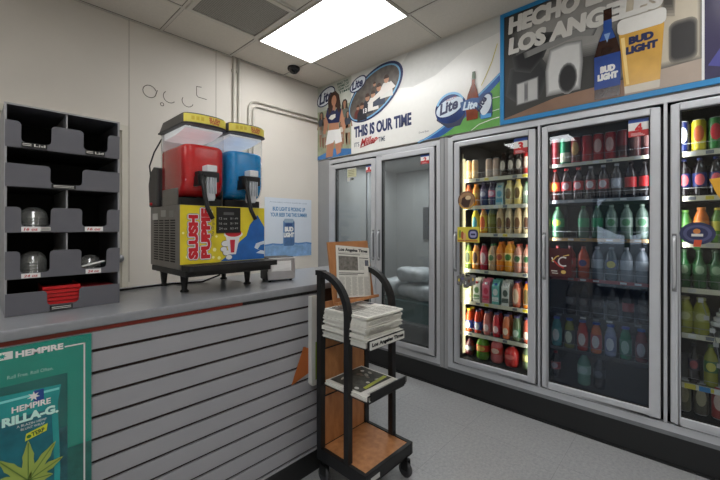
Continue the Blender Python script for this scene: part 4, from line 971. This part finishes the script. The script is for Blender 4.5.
def tagp(a0, a1, z0, z1, bgc, txt, tc):
    m = MB().box(a0, a1, Y0-.0150, Y0-.0100, z0, z1, bgc)
    if txt: m.text(txt, a0+(a1-a0)*.12, z0+(z1-z0)*.2, (a1-a0)*.75, (z1-z0)*.6, FR_, .002, tc, bold=.02, shear=.2 if tc is red else 0)
    else:
        for k in range(2): m.rect(a0+(a1-a0)*.08, z0+(z1-z0)*(.25+.35*k), a1-(a1-a0)*.08, z0+(z1-z0)*(.4+.35*k), FR_, .002, tc)
    m.build('size_tag', t)
tagp(.128, .158, 1.757, 1.774, black, None, offw); tagp(.158, .202, 1.757, 1.774, black, 'Lid', offw)
tagp(.325, .352, 1.757, 1.774, black, None, offw); tagp(.352, .392, 1.757, 1.774, black, 'Lid', offw)
tagp(.215, .292, 1.605, 1.621, black, None, offw)
tagp(.127, .182, 1.432, 1.451, white, '16 oz', red); tagp(.182, .212, 1.436, 1.449, offw, None, cmat((90, 90, 90)))
tagp(.322, .385, 1.432, 1.451, white, '16 oz', red)
tagp(.127, .182, 1.254, 1.271, white, '24 oz', red); tagp(.325, .378, 1.254, 1.272, white, '24 oz', red)
tagp(.210, .282, CT+.006, 1.136, black, None, offw)
clearp = glassmat('clear_cup_plastic', (.86, .87, .86), 2.2, .12, milk=.14, milkc=(190, 190, 186))
def cups(x, z, n, r, nm, lbs, grp):
    for k in range(n):
        m = MB().lathe([(r*.15, .048), (r*.5, .044), (r*.85, .028), (r*.97, .006), (r, .003), (r, 0), (r*.97, 0), (r*.95, .006)], (0, 0, 0), clearp, n=24)
        o = m.build(nm, loc=(0, 0, 0), tagd=(lbs[min(k, len(lbs)-1)], 'lid', grp)); o.location = (x, Y0+.075, z+k*.0125)
L3 = ['clear domed lid in the middle left bin tagged 16 oz, within the stack']
cups(.170, 1.4325, 5, .046, 'dome_lid', L3, 'clear lids in upper 16 oz bin')
cups(.168, 1.2550, 5, .044, 'dome_lid', ['clear domed lid in lower bin tagged 24 oz, fuller stack'], 'clear lids in fuller 24 oz bin')
cups(.355, 1.2550, 3, .042, 'dome_lid', ['clear domed lid in lower 24 oz bin with white paper'], 'clear lids in 24 oz bin with paper')
MB().prism([(.316, 1.282), (.395, 1.300), (.395, 1.304), (.316, 1.286)], lambda a, b_, e: (a, Y0+.002+e*.02, b_), white).build('paper_slip', tagd=('white paper slip leaning in the lower 24 oz bin', 'paper'))
for k in range(6):
    m = MB(); rm = cmat((186, 20, 26), .35)
    z = CT+.0075+k*.0155
    m.box(.19, .31, Y0+.006+.004*(k % 2), Y0+.16, z, z+.003, rm).box(.19, .193, Y0+.006, Y0+.16, z+.003, z+.015, rm).box(.307, .31, Y0+.006, Y0+.16, z+.003, z+.015, rm).box(.193, .307, Y0+.004+.004*(k % 2), Y0+.008+.004*(k % 2), z+.003, z+.014, rm)
    m.build('paper_tray', loc=(.25, Y0+.08, z), tagd=('red food tray nested in the wide bottom bin of the rack', 'tray', 'red trays in bottom bin'))
m = MB()
for k in range(2): m.box(.10+.2*k*0, .44, Y0+.03, Y0+.2, CT+.0075+.1*0, CT+.0076, red)
m2 = MB().box(.312, .43, Y0+.01, Y0+.16, CT+.0075, CT+.085, cmat((120, 16, 22))); m2.build('red_carton', loc=(.37, 1.95, CT), bevel=.002, tagd=('dark red carton tucked beside red trays in bottom bin', 'box'))

# ------------------------------------------------------------------ slush machine
t = thing('slush_machine', 'twin tank slush machine with red and blue slush on counter', 'slush machine', (.937, 2.05, CT))
st = mat('brushed_steel_side', (128, 124, 120), .4, .5, var=.1, scale=20)
bx0, bx1, by0, by1, bz0, bz1 = .70, 1.178, 1.875, 2.30, 1.235, 1.562
h = MB().box(bx0, bx1, by0, by1, bz0, bz1, st); h.build('housing', t, bevel=.004)
v = MB(); vm = cmat((24, 22, 21), .7)
for c_ in range(4):
    for r_ in range(17):
        yy = 1.93+c_*.082; zz = bz0+.035+r_*.0132
        v.box(bx0-.0015, bx0+.0005, yy, yy+.062, zz, zz+.0062, vm)
v.box(bx0-.001, bx0, 1.95, 2.01, 1.50, 1.535, cmat((140, 138, 134))).box(bx0-.0012, bx0, 2.06, 2.13, 1.505, 1.54, cmat((170, 168, 164))).box(bx0-.0012, bx0, 2.18, 2.26, 1.49, 1.525, cmat((196, 194, 190)))
v.build('side_vent', t)
fp = MB().box(bx0+.002, bx1-.002, 1.868, 1.8745, 1.262, 1.560, mat('print_sunny_yellow', (226, 206, 46), .3, var=.07, scale=14))
pn = fp.build('front_panel', t)
F = FA(1.8675); A = MB()
for (ca, cb, r_) in ((.735, 1.30, .008), (.86, 1.53, .007), (.875, 1.33, .01), (.715, 1.42, .006), (.868, 1.29, .007), (.90, 1.285, .009), (1.03, 1.30, .01), (.885, 1.40, .006), (1.01, 1.38, .008)):
    A.oval(ca, cb, r_, r_, F, .0006, cmat((246, 240, 170)))
for st_, a_, h_ in (('SLUSH', .787, .222), ('PUPPIE', .850, .258)):
    for lay, (mt_, sm_) in enumerate(((cmat((40, 60, 130)), .0085), (white, .0065), (cmat((200, 24, 36)), .0016))):
        A.heavy(st_, a_, 1.288, h_, .046, F, .0009+.0006*lay, mt_, sm_, 0, PI/2, .05)
A.text('The Original', .875, 1.40, .10, .016, F, .001, navy, shear=.3, rot=PI/2)
# cup of slush and blue splash (plain shapes)
A.poly([(.905, 1.265), (1.175, 1.265), (1.175, 1.45), (1.13, 1.52), (1.08, 1.46), (1.06, 1.40), (1.02, 1.37), (.985, 1.33), (.955, 1.30)], F, .0009, mat('print_splash_blue', (34, 100, 176), .3, var=.15, scale=20))
A.poly([(1.12, 1.30), (1.175, 1.29), (1.175, 1.31), (1.13, 1.32), (1.15, 1.345), (1.175, 1.35), (1.175, 1.37), (1.12, 1.355), (1.11, 1.33), (1.15, 1.315)], F, .0013, cmat((206, 222, 236)))
for ca, cb, r_ in ((.935, 1.36, .022), (.925, 1.33, .018), (.94, 1.31, .02), (.955, 1.285, .018)):
    A.oval(ca, cb, r_*1.1, r_*.8, F, .0017, navy); A.oval(ca, cb, r_, r_*.7, F, .0021, white)
A.poly([(.955, 1.30), (.995, 1.30), (1.02, 1.405), (.935, 1.405)], F, .0025, cmat((222, 222, 226)))
A.poly([(.965, 1.31), (.985, 1.31), (.99, 1.38), (.96, 1.38)], F, .0029, cmat((190, 40, 60)))
A.oval(.98, 1.41, .055, .022, F, .0029, white); A.oval(.98, 1.418, .048, .022, F, .0033, cmat((200, 36, 50)))
A.build('printed_artwork', pn)
MB().box(.885, 1.018, 1.858, 1.868, 1.418, 1.556, black).build('price_board', t)
A = MB(); F2 = FA(1.858)
A.rect(.92, 1.515, .98, 1.53, F2, .0008, cmat((90, 90, 92)))
for i, (l1, l2) in enumerate((('12 oz', '$1.49'), ('16 oz', '$1.99'), ('24 oz', '$2.49'))):
    A.text(l1, .895, 1.49-.027*i, .045, .012, F2, .0008, cmat((170, 170, 170))); A.text(l2, .958, 1.49-.027*i, .045, .012, F2, .0008, cmat((170, 170, 170)))
A.build('price_lettering', t)
b = MB().box(bx0, bx1, 1.80, 2.28, 1.205, 1.2345, black); b.build('base_pan', t, bevel=.004)
b = MB().prism(rrect(bx0+.0, 1.745, bx1+.015, 1.866, .02), lambda a, b_, e: (a, b_, 1.2355+e*.027), black)
for k in range(12): b.box(bx0+.03+k*.037, bx0+.045+k*.037, 1.76, 1.85, 1.2628, 1.2634, vm)
b.build('drip_tray', t)
for x, y in ((.755, 1.955), (1.115, 1.955), (.755, 2.25), (1.115, 2.25)):
    MB().lathe([(.001, CT), (.02, CT), (.022, CT+.006), (.013, CT+.014), (.02, 1.19), (.024, 1.2045)], (x, y, 0), black, n=14).build('leg', t)
clr = glassmat('clear_tank_plastic', (.95, .96, .96), 1.0, .06, milk=.015, milkc=(235, 238, 240))
def tank(x0, x1, colr, dark, lblname):
    zl = 1.872
    # tank base and back housing
    MB().box(x0+.004, x1-.004, 1.90, 2.26, 1.563, 1.60, black).box(x0-.002, x0+.003, 1.93, 2.14, 1.565, 1.65, st).build('tank_base', t)
    bh = MB().prism([(2.185, 1.563), (2.32, 1.563), (2.335, 1.70), (2.31, 1.76), (2.25, 1.79), (2.185, 1.78)], lambda a, b_, e: (x0-.014+e*(x1-x0-.002), a, b_), cmat((52, 50, 50))); bh.build('motor_housing', t, bevel=.008)
    # clear bowl: rounded front corners, front wall curving under at the bottom
    def ring(z, ins, inset=0.):
        zb = 1.605+ins
        yf = 1.84+ins
        if z < 1.70: yf += .075*(1-math.sqrt(max(0, 1-((1.70-z)/(1.70-zb+.0001))**2)))
        yf += inset; xa, xb, yb = x0+ins+inset, x1-ins-inset, 2.18-ins-inset; r = .05-ins*.6; rb_ = .012
        pts = arc(xb-r, yf+r, r, -90, 0, 6)+arc(xb-rb_, yb-rb_, rb_, 0, 90, 3)+arc(xa+rb_, yb-rb_, rb_, 90, 180, 3)+arc(xa+r, yf+r, r, 180, 270, 6)
        return [(a, b_, z) for a, b_ in pts]
    tk = MB().loft([ring(1.605+.095*k/6, 0) for k in range(7)]+[ring(1.966, 0)], clr, cap1=False).build('tank', t)
    sm = mat('slush_'+lblname, colr, .25, var=.12, scale=30, bump=.08, spec=.35)
    rs = [ring(1.611+.089*k/6, .005) for k in range(7)]+[ring(zl-.022, .005), ring(zl-.010, .005, .003), ring(zl-.003, .005, .010), ring(zl, .005, .022)]
    MB().loft(rs, sm).build('slush', tk)
    MB().tube([((x0+x1)/2, 1.86, 1.76), ((x0+x1)/2, 2.17, 1.76)], .018, cmat((180, 176, 176))).build('auger', tk)
    # lid
    ld = MB(); cx = (x0+x1)/2; w_ = (x1-x0)/2+.004
    crv = [(cx+w_*math.sin(a*PI/180), 1.868-.045*(math.cos(a*PI/180)-.0)) for a in range(-90, 91, 15)]
    outl = [(cx-w_, 2.19)]+crv+[(cx+w_, 2.19)]
    ld.prism(outl, lambda a, b_, e: (cx+(a-cx)*(1-.06*e), b_+(-.045*e if b_ > 2 else .002*e), 1.967+e*.054), cmat((78, 76, 73)))
    ld.prism([(cx+(a-cx)*1.03, b_-(.004 if b_ < 1.9 else -.003)) for a, b_ in outl], lambda a, b_, e: (a, b_, 1.963+e*.008), cmat((30, 30, 32)))
    lo = ld.build('lid', t)
    sg = MB(); ym = cmat((230, 214, 90)); rm = cmat((190, 40, 60))
    for i in range(len(crv)-1):
        if i in (0,): continue
        (a0, b0), (a1, b1) = crv[i], crv[i+1]
        sg.add([(a0, b0-.002, 1.974), (a1, b1-.002, 1.974), (a1, b1-.002, 2.015), (a0, b0-.002, 2.015)], [(0, 1, 2, 3)], ym)
    vs, fs = text_mesh('SLUSH', .03, 0)
    def wrap(a, z_, dd):
        q_ = max(-1, min(1, (a-cx)/w_)); return (a, 1.868-.045*math.sqrt(1-q_*q_)-dd, z_)
    sg.add([wrap(cx+.005+x*.06, 1.990+y*.02, .0032) for x, y in vs], fs, rm)
    vs, fs = text_mesh('PUPPIE', .03, 0)
    sg.add([wrap(cx+.010+x*.05, 1.978+y*.010, .0032) for x, y in vs], fs, rm)
    for k in range(3): sg.add([wrap(cx-.08+.022*k, 1.985, .003), wrap(cx-.066+.022*k, 1.985, .003), wrap(cx-.066+.022*k, 2.004, .003), wrap(cx-.08+.022*k, 2.004, .003)], [(0, 1, 2, 3)], cmat((214, 190, 60)))
    sg.build('lid_sign', lo)
    # white cover under lid, given an added glow to brighten the tank top
    MB().box(x0+.008, x1-.008, 2.168, 2.176, zl, 1.962, cmat((232, 234, 236), .3)).build('white_reflector', tk)  # white panel added behind the clear part to make it read brighter
    lt = MB().prism([(1.866, 1.960), (1.866, 1.950), (1.92, 1.940), (2.0, 1.930), (2.15, 1.925), (2.15, 1.960)], lambda a, b_, e: (x0+.012+e*(x1-x0-.024), a, b_), mat('white_cover_added_glow', (236, 238, 240), .25, emit=.35, var=.02)); lt.build('inner_cover', lo)
    # faucet
    fc = MB().box(cx-.062, cx+.045, 1.79, 1.84, 1.705, 1.728, black).box(cx-.062, cx-.045, 1.79, 1.86, 1.655, 1.705, black).box(cx+.034, cx+.045, 1.79, 1.86, 1.68, 1.705, black)
    fo = fc.build('faucet', t, bevel=.004)
    MB().box(cx-.022, cx+.030, 1.785, 1.845, 1.7285, 1.762, cmat((214, 216, 218))).build('valve_cap', fo, bevel=.003)
    nz = MB().lathe([(.030, 1.705), (.033, 1.66), (.027, 1.645), (.030, 1.60), (.024, 1.585)], (cx+.006, 1.825, 0), cmat((206, 208, 212)), n=16)
    for k in range(4): nz.box(cx-.02+k*.014, cx-.014+k*.014, 1.788, 1.80, 1.62, 1.70, cmat((180, 184, 190)))
    nz.build('nozzle', fo)
    MB().tube([(cx-.045, 1.80, 1.715), (cx-.046, 1.775, 1.66), (cx-.042, 1.765, 1.60), (cx-.03, 1.76, 1.54), (cx-.012, 1.745, 1.49)], .011, black, n=8).build('lever_handle', fo)
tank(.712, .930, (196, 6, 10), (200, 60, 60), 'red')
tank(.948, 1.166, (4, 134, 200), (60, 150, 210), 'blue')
MB().tube([(.72, 2.18, 1.94), (.70, 2.24, 1.87), (.695, 2.30, 1.80), (.70, 2.29, 1.72), (.705, 2.28, 1.70)], .004, black, n=6).build('hose', t)
MB().lathe([(.001, -.012), (.008, -.012), (.008, 0)], (.70, 2.27, 1.58), red, axis='x').build('knob', t)
MB().tube([(.48, 2.22, CT+.006), (.62, 2.235, CT+.006), (.80, 2.25, CT+.006), (.95, 2.19, CT+.006), (1.05, 2.17, CT+.04), (1.07, 2.2, CT+.1)], .0055, black, n=7).build('power_cord', t)

# ------------------------------------------------------------------ napkin dispenser (turned a little)
t = thing('napkin_dispenser', 'chrome and black napkin dispenser with white napkin beside slush machine', 'dispenser', (1.327, 1.95, CT))
ch = mat('chrome_face', (196, 196, 198), .3, .55, var=.05)
lx, ly, lz = t.location
def lb(m, x0, x1, y0, y1, z0, z1, mt): return m.box(lx+x0, lx+x1, ly+y0, ly+y1, lz+z0, lz+z1, mt)
m = MB(); lb(m, -.09, .09, -.055, .075, .008, .15, black); m.build('body', t, bevel=.01, seg=3)
m = MB()
lb(m, -.088, .088, -.064, -.055, .012, .062, ch); lb(m, -.088, -.066, -.064, -.055, .062, .145, ch); lb(m, .066, .088, -.064, -.055, .062, .145, ch); lb(m, -.066, .066, -.064, -.055, .128, .145, ch)
m.build('face_plate', t, bevel=.003)
m = MB(); lb(m, -.064, .064, -.062, -.0555, .064, .127, cmat((228, 228, 226), .8))
m.add([(lx-.06, ly-.0625, lz+.07), (lx+.06, ly-.0625, lz+.085), (lx+.062, ly-.067, lz+.11), (lx-.05, ly-.067, lz+.10)], [(0, 1, 2, 3)], cmat((240, 240, 238), .8))
m.build('napkin', t)
for sx in (-.07, .07):
    for sy in (-.04, .06):
        MB().lathe([(.001, 0), (.009, 0), (.009, .0085)], (lx+sx, ly+sy, lz), black, n=10).build('foot', t)
t.rotation_euler = (0, 0, math.radians(-12))

# poster on the back wall
t = thing('wall_poster', 'pale blue beer poster with blue can taped on cream wall', 'poster', (2.47, YA, 1.11))
MB().box(2.15, 2.795, YA-.004, YA-.0005, 1.11, 1.775, mat('print_pale_blue', (206, 214, 224), .35, var=.04, scale=4)).build('sheet', t)
F = FA(YA-.004); A = MB(); bb = cmat((64, 122, 170)); db = cmat((34, 62, 112))
A.text('BUD LIGHT IS PICKING UP', 2.25, 1.63, .45, .045, F, .001, bb, bold=.035)
A.text('YOUR BEER TAB THIS SUMMER', 2.22, 1.565, .51, .045, F, .001, bb, bold=.035)
A.text('AVAILABLE WHILE SUPPLIES LAST', 2.21, 1.72, .52, .012, F, .001, cmat((110, 130, 150)))
A.rect(2.151, 1.112, 2.794, 1.25, F, .0006, mat('print_water_blue', (130, 166, 206), .3, var=.25, scale=14))
A.stroke([(2.152, 1.25), (2.25, 1.262), (2.36, 1.252), (2.48, 1.27), (2.6, 1.255), (2.72, 1.262), (2.793, 1.252)], .018, F, .001, cmat((92, 136, 190)))
A.poly(rrect(2.385, 1.235, 2.545, 1.53, .03), F, .0014, mat('print_can_blue', (72, 104, 146), .3, var=.2, scale=24))
A.poly(rrect(2.400, 1.50, 2.530, 1.545, .015), F, .0018, cmat((150, 170, 190))); A.rect(2.385, 1.25, 2.40, 1.51, F, .0018, cmat((110, 146, 186)))
A.heavy('BUD', 2.41, 1.40, .115, .05, F, .0022, white, .003); A.heavy('LIGHT', 2.395, 1.335, .14, .05, F, .0022, white, .003)
A.rect(2.42, 1.46, 2.51, 1.49, F, .0022, cmat((40, 70, 120)))
A.build('printed_artwork', t)

# ------------------------------------------------------------------ newspaper cart
t = thing('newspaper_cart', 'black metal rolling newspaper rack with orange wood panels and curved rails', 'rack', (1.54, 1.39, 0))
wood = bpy.data.materials.new('orange_wood_laminate'); wood.use_nodes = True; nt = wood.node_tree; n = nt.nodes; B = n['Principled BSDF']
tc = n.new('ShaderNodeTexCoord'); mp = n.new('ShaderNodeMapping'); mp.inputs['Scale'].default_value = (3, 3, 1.0)
nz = n.new('ShaderNodeTexNoise'); nz.inputs['Scale'].default_value = 9; nz.inputs['Detail'].default_value = 5
cr = n.new('ShaderNodeValToRGB'); cr.color_ramp.elements[0].position = .3; cr.color_ramp.elements[0].color = (*lin((158, 104, 62)), 1)
cr.color_ramp.elements[1].position = .7; cr.color_ramp.elements[1].color = (*lin((190, 132, 84)), 1)
nt.links.new(tc.outputs['Object'], mp.inputs[0]); nt.links.new(mp.outputs[0], nz.inputs['Vector']); nt.links.new(nz.outputs['Fac'], cr.inputs[0]); nt.links.new(cr.outputs[0], B.inputs['Base Color'])
B.inputs['Roughness'].default_value = .45
cx0, cx1, cy0, cy1 = 1.335, 1.745, 1.205, 1.578
f = MB()
f.box(cx0, cx0+.022, cy0, cy1, .135, .203, blackm).box(cx1-.022, cx1, cy0, cy1, .135, .203, blackm).box(cx0+.022, cx1-.022, cy0, cy0+.022, .135, .203, blackm).box(cx0+.022, cx1-.022, cy1-.022, cy1, .135, .203, blackm)
f.build('base_frame', t, bevel=.003)
MB().box(cx0+.022, cx1-.022, cy0+.022, cy1-.022, .180, .197, wood).build('base_shelf', t)
MB().box(1.40, 1.60, cy0-.0015, cy0-.0002, .15, .175, white).build('name_plate', t) if False else MB().box(1.375, 1.445, cy0-.0015, cy0-.0002, .152, .176, cmat((190, 190, 186))).build('name_plate', t)
MB().box(cx0+.034, cx1-.034, 1.556, 1.566, .203, 1.02, wood).build('back_board', t)
for x in (cx0+.017, cx1-.017):
    MB().tube([(x, 1.562, .20), (x, 1.562, 1.175)], .017, blackm, n=4, sq=True).build('rear_post', t)
    y0, y1 = 1.345, 1.562
    r_ = y1-y0
    pts = [(x, y0, .203), (x, y0, .97)]+[(x, y1-r_*math.cos(a*PI/24), .97+.215*math.sin(a*PI/24)) for a in range(1, 12)]+[(x, y1+.015, 1.186)]
    MB().tube(pts, .0165, blackm, n=4, sq=True).build('curved_rail', t)
    MB().box(x-.018, x+.018, 1.535, 1.590, 1.176, 1.204, blackm).build('rail_cap', t)
def wire_shelf(z, zf, nm):
    s = MB(); ya, yb = 1.212, 1.552
    for k in range(9): xx = 1.358+k*.0375; s.tube([(xx, ya, z-.004), (xx, yb, z-.004)], .003, blackm, n=5)
    s.tube([(1.356, ya, z-.008), (1.660, ya, z-.008)], .004, blackm, n=5).tube([(1.356, yb, z-.008), (1.660, yb, z-.008)], .004, blackm, n=5)
    s.tube([(1.356, ya-.004, z-.006), (1.356, ya-.004, z+zf), (1.660, ya-.004, z+zf), (1.660, ya-.004, z-.006)], .004, blackm, n=5)
    s.tube([(1.37, 1.548, z-.006), (1.37, 1.548, z-.075), (1.53, 1.545, z-.075), (1.53, 1.545, z-.02)], .004, blackm, n=5)
    return s.build(nm, t)
us = wire_shelf(.832, .035, 'upper_shelf'); ls = wire_shelf(.562, .03, 'lower_shelf')
lbm = MB().box(1.366, 1.652, 1.198, 1.205, .828, .868, cmat((206, 206, 200)))
lbm.box(1.360, 1.664, 1.205, 1.208, .822, .874, blackm)
F = FA(1.198)
lbm.heavy('Los Angeles Times', 1.376, .836, .266, .025, F, .0008, cmat((20, 20, 22)), .0008)
lbm.build('shelf_sign', t)
MB().box(1.372, 1.664, 1.198, 1.207, .568, .608, blackm).tube([(1.66, 1.202, .575), (1.675, 1.202, .575), (1.675, 1.202, .606), (1.66, 1.202, .606)], .0025, blackm, n=5).build('front_bar', t)
for x, y in ((cx0+.03, cy0+.03), (cx1-.03, cy0+.03), (cx0+.03, cy1-.03), (cx1-.03, cy1-.03)):
    cm_ = MB().tube([(x, y, .135), (x, y, .10)], .012, blackm).box(x-.017, x-.012, y-.022, y+.022, .045, .105, blackm).box(x+.012, x+.017, y-.022, y+.022, .045, .105, blackm).box(x-.017, x+.017, y-.022, y+.022, .100, .106, blackm)
    co = cm_.build('caster', t)
    MB().lathe([(.001, -.010), (.02, -.010), (.042, -.009), (.044, 0), (.042, .009), (.02, .010), (.001, .010)], (x, y, .0445), mat('grey_rubber_wheel', (58, 58, 60), .6), n=22, axis='x').build('wheel', co)
# display board leaning back, with ledge
bt = Vector((0, 1.560, 1.362)); bb_ = Vector((0, 1.505, 1.015)); dv = (bt-bb_); L_ = dv.length; dv.normalize(); nv = Vector((0, -dv.z, dv.y))
def FD(a, b_, d):
    p = bb_+dv*b_+nv*d; return (a, p.y, p.z)
m = MB(); vs = [FD(a, b_, d) for d in (0, -.01) for a, b_ in ((1.40, 0), (1.745, 0), (1.745, L_), (1.40, L_))]
m.add(vs, [(0, 1, 2, 3), (7, 6, 5, 4), (0, 4, 5, 1), (1, 5, 6, 2), (2, 6, 7, 3), (3, 7, 4, 0)], wood); m.build('display_board', t)
m = MB(); vs = [FD(a, b_, d) for d in (0, .035) for a, b_ in ((1.40, -.012), (1.755, -.012), (1.755, .004), (1.40, .004))]
m.add(vs, [(3, 2, 1, 0), (4, 5, 6, 7), (0, 1, 5, 4), (1, 2, 6, 5), (2, 3, 7, 6), (3, 0, 4, 7)], wood); m.build('ledge', t)

# newspapers
newsp = mat('newsprint', (216, 214, 206), .9, var=.06, scale=50)
ink = cmat((52, 52, 52), .9); inkg = cmat((142, 141, 136), .9)
def front_page(m, fn, w, h, d, photo=True):
    m.heavy('Los Angeles Times', w*.06, h*.88, w*.88, h*.075, fn, d, ink, .0009)
    m.rect(w*.04, h*.865, w*.96, h*.869, fn, d, ink)
    m.rect(w*.05, h*.83, w*.7, h*.85, fn, d, inkg)
    m.rect(w*.05, h*.52, w*.62, h*.80, fn, d, mat('news_photo', (112, 108, 102), .8, var=.5, scale=60))
    m.rect(w*.84, h*.62, w*.96, h*.74, fn, d, mat('news_photo_small', (90, 90, 100), .8, var=.5, scale=60))
    m.text('Headline News' if False else 'City and State', w*.66, h*.76, w*.30, h*.03, fn, d, ink) if False else m.rect(w*.66, h*.77, w*.96, h*.785, fn, d, ink)
    m.rect(w*.05, h*.46, w*.80, h*.475, fn, d, ink); m.rect(w*.05, h*.43, w*.60, h*.442, fn, d, ink)
    for c_ in range(5):
        for k in range(24):
            yy = h*(.39-.0155*k)
            if yy < h*.03: break
            m.rect(w*(.05+.185*c_), yy, w*(.05+.185*c_+.155-.03*((k*7+c_*3) % 5 == 0)), yy+h*.006, fn, d, inkg)
    for k in range(12): m.rect(w*.66, h*(.74-.018*k), w*(.81), h*(.745-.018*k), fn, d, inkg)
m = MB(); ang = math.radians(-6)
def FN(a, b_, d):
    ca, sa = math.cos(ang), math.sin(ang); return FD(1.425+a*ca-b_*sa, .028+a*sa*1.0+b_*ca+.0, .004+d)
w_, h_ = .285, .305
vs = [FN(a, b_, d) for d in (.006, 0) for a, b_ in ((0, 0), (w_, 0), (w_, h_), (0, h_))]
m.add(vs, [(0, 1, 2, 3), (7, 6, 5, 4), (0, 4, 5, 1), (1, 5, 6, 2), (2, 6, 7, 3), (3, 7, 4, 0)], newsp)
front_page(m, FN, w_, h_, .0068)
m.build('newspaper', loc=(1.57, 1.49, 1.03), tagd=('newspaper front page displayed upright on the wooden board of rack', 'newspaper'))
def paper(name, x0, y0, z, w, h, th, rot, label, grp, page=False, seed=0):
    rnd = random.Random(seed); m = MB(); n_ = 8
    # folded sheaf: several leaves, fold toward the front
    for lf in range(3):
        zz = th*lf/3; e = rnd.uniform(-.004, .004); t3 = th/3*.86
        vs = []; 
        for i in range(n_+1):
            a = i/n_*w; wob = .0015*math.sin(i*.9+seed)
            for (bb2, cc) in ((0+e, zz+wob), (0+e-.002, zz+t3*.5+wob), (0+e, zz+t3+wob), (h+e, zz+t3+wob*.6), (h+e, zz+wob*.6)): vs.append((a+e, bb2, cc))
        fs = []
        for i in range(n_):
            for k in range(5): fs.append((i*5+k, (i+1)*5+k, (i+1)*5+(k+1) % 5, i*5+(k+1) % 5))
        fs += [tuple(range(5)), tuple(n_*5+k for k in (4, 3, 2, 1, 0))]
        m.add(vs, fs, newsp)
        if (seed+lf) % 2 == 0: m.add([(w*.08, e-.0024, th*(lf+.2)/3), (w*(.45+.1*(seed % 4)), e-.0024, th*(lf+.2)/3), (w*(.45+.1*(seed % 4)), e-.0024, th*(lf+.62)/3), (w*.08, e-.0024, th*(lf+.62)/3)], [(0, 1, 2, 3)], inkg)
    if page:
        fn = lambda a, b_, d: (a, b_, th+.0018+d); 
        if page == 1: front_page(m, fn, w, h, .0002)
        else:
            m.rect(w*.06, h*.2, w*.94, h*.95, fn, .0002, mat('news_dark_photo', (70, 70, 64), .7, var=.6, scale=35))
            m.poly([(w*.22, h*.22), (w*.90, h*.28), (w*.90, h*.36), (w*.22, h*.29)], fn, .0010, cmat((170, 176, 50))); m.text('WEEKEND', w*.33, h*.14, w*.55, h*.07, fn, .0006, ink, bold=.02) if False else None
            for k in range(14):
                ca, cb = w*(.12+.76*rnd.random()), h*(.28+.6*rnd.random())
                m.oval(ca, cb, w*(.03+.05*rnd.random()), h*(.015+.03*rnd.random()), fn, .0003+.00003*k, cmat([(150, 146, 134), (30, 30, 28), (190, 186, 176), (110, 96, 84), (206, 206, 200)][k % 5]), rot=rnd.random()*3)
            for k in range(3): m.rect(w*.1, h*(.03+.025*k), w*.9, h*(.042+.025*k), fn, .0003, inkg)
    o = m.build(name); o.location = (x0, y0, z); o.rotation_euler = (0, 0, rot); tag(o, label, 'newspaper', grp)
    return o
rnd = random.Random(11); z = .8322; N = 14
for k in range(N):
    th = .0096; jx, jy = rnd.uniform(-.009, .009), rnd.uniform(-.004, .012)
    lb_ = 'folded newspaper within the tall stack on the cart upper shelf'
    if k == N-1: lb_ = 'topmost newspaper of the tall stack, front page facing up'
    paper('newspaper', 1.355+jx, 1.216+jy, z, .300, .325, th, rnd.uniform(-.02, .02), lb_, 'newspapers stacked on the upper shelf', page=1 if k == N-1 else False, seed=k)
    z += th+.0017
z = .5622
for k in range(2):
    paper('newspaper', 1.358+.004*k, 1.216, z, .295, .32, .0105, -.01*k, ['newspaper lying underneath on the cart lower shelf', 'newspaper with dark photo and yellow band on the lower shelf'][k], 'newspapers on the lower shelf', page=2 if k == 1 else False, seed=40+k); z += .0125

# ------------------------------------------------------------------ lights, world, camera
def area(name, loc, rot, sx, sy, e, col=(1, 1, 1)):
    l_ = bpy.data.lights.new(name, 'AREA'); l_.shape = 'RECTANGLE'; l_.size = sx; l_.size_y = sy; l_.energy = e; l_.color = col
    o = bpy.data.objects.new(name, l_); COL.objects.link(o); o.location = loc; o.rotation_euler = rot
    return o
def lamp_strip(name, y, deg, e, col):
    area(name, (XB+.066, y, 1.22 if 'warm' in name else 1.68), (0, math.radians(-90), math.radians(deg)), 1.75 if 'warm' in name else .9, .03, e, col)
lamp_strip('cooler_lamp_warm', 1.49, -50, 4, (1, .93, .76))
lamp_strip('cooler_lamp_warm', .955, 50, 2.0, (1, .95, .85))
lamp_strip('cooler_lamp_dim', .785, -50, 2.2, (1, .97, .95))
lamp_strip('cooler_lamp_dim', .225, 50, 1.2, (1, .97, .95))
lamp_strip('cooler_lamp_end', .055, -50, 1.4, (1, .98, .95))
area('walk_in_lamp', (3.6, 2.45, 2.22), (0, 0, 0), .5, 1.2, 22, (.95, 1, 1))
wd = bpy.data.worlds.new('overcast_day'); scn.world = wd; wd.use_nodes = True
bgn = wd.node_tree.nodes['Background']; bgn.inputs[0].default_value = (.78, .88, 1, 1); bgn.inputs[1].default_value = 4.5

cam = bpy.data.cameras.new('camera'); co = bpy.data.objects.new('camera', cam); COL.objects.link(co)
co.location = (0, 0, H); co.rotation_euler = (PI/2, 0, math.radians(42.95-90))
cam.sensor_width = 36; cam.lens = 361/720*36; cam.shift_y = -13/720; cam.clip_start = .02
scn.camera = co
scn.view_settings.view_transform = 'Standard'; scn.view_settings.look = 'None'; scn.view_settings.exposure = 0
scn.cycles.use_denoising = True
scn.cycles.max_bounces = 8; scn.cycles.transparent_max_bounces = 12
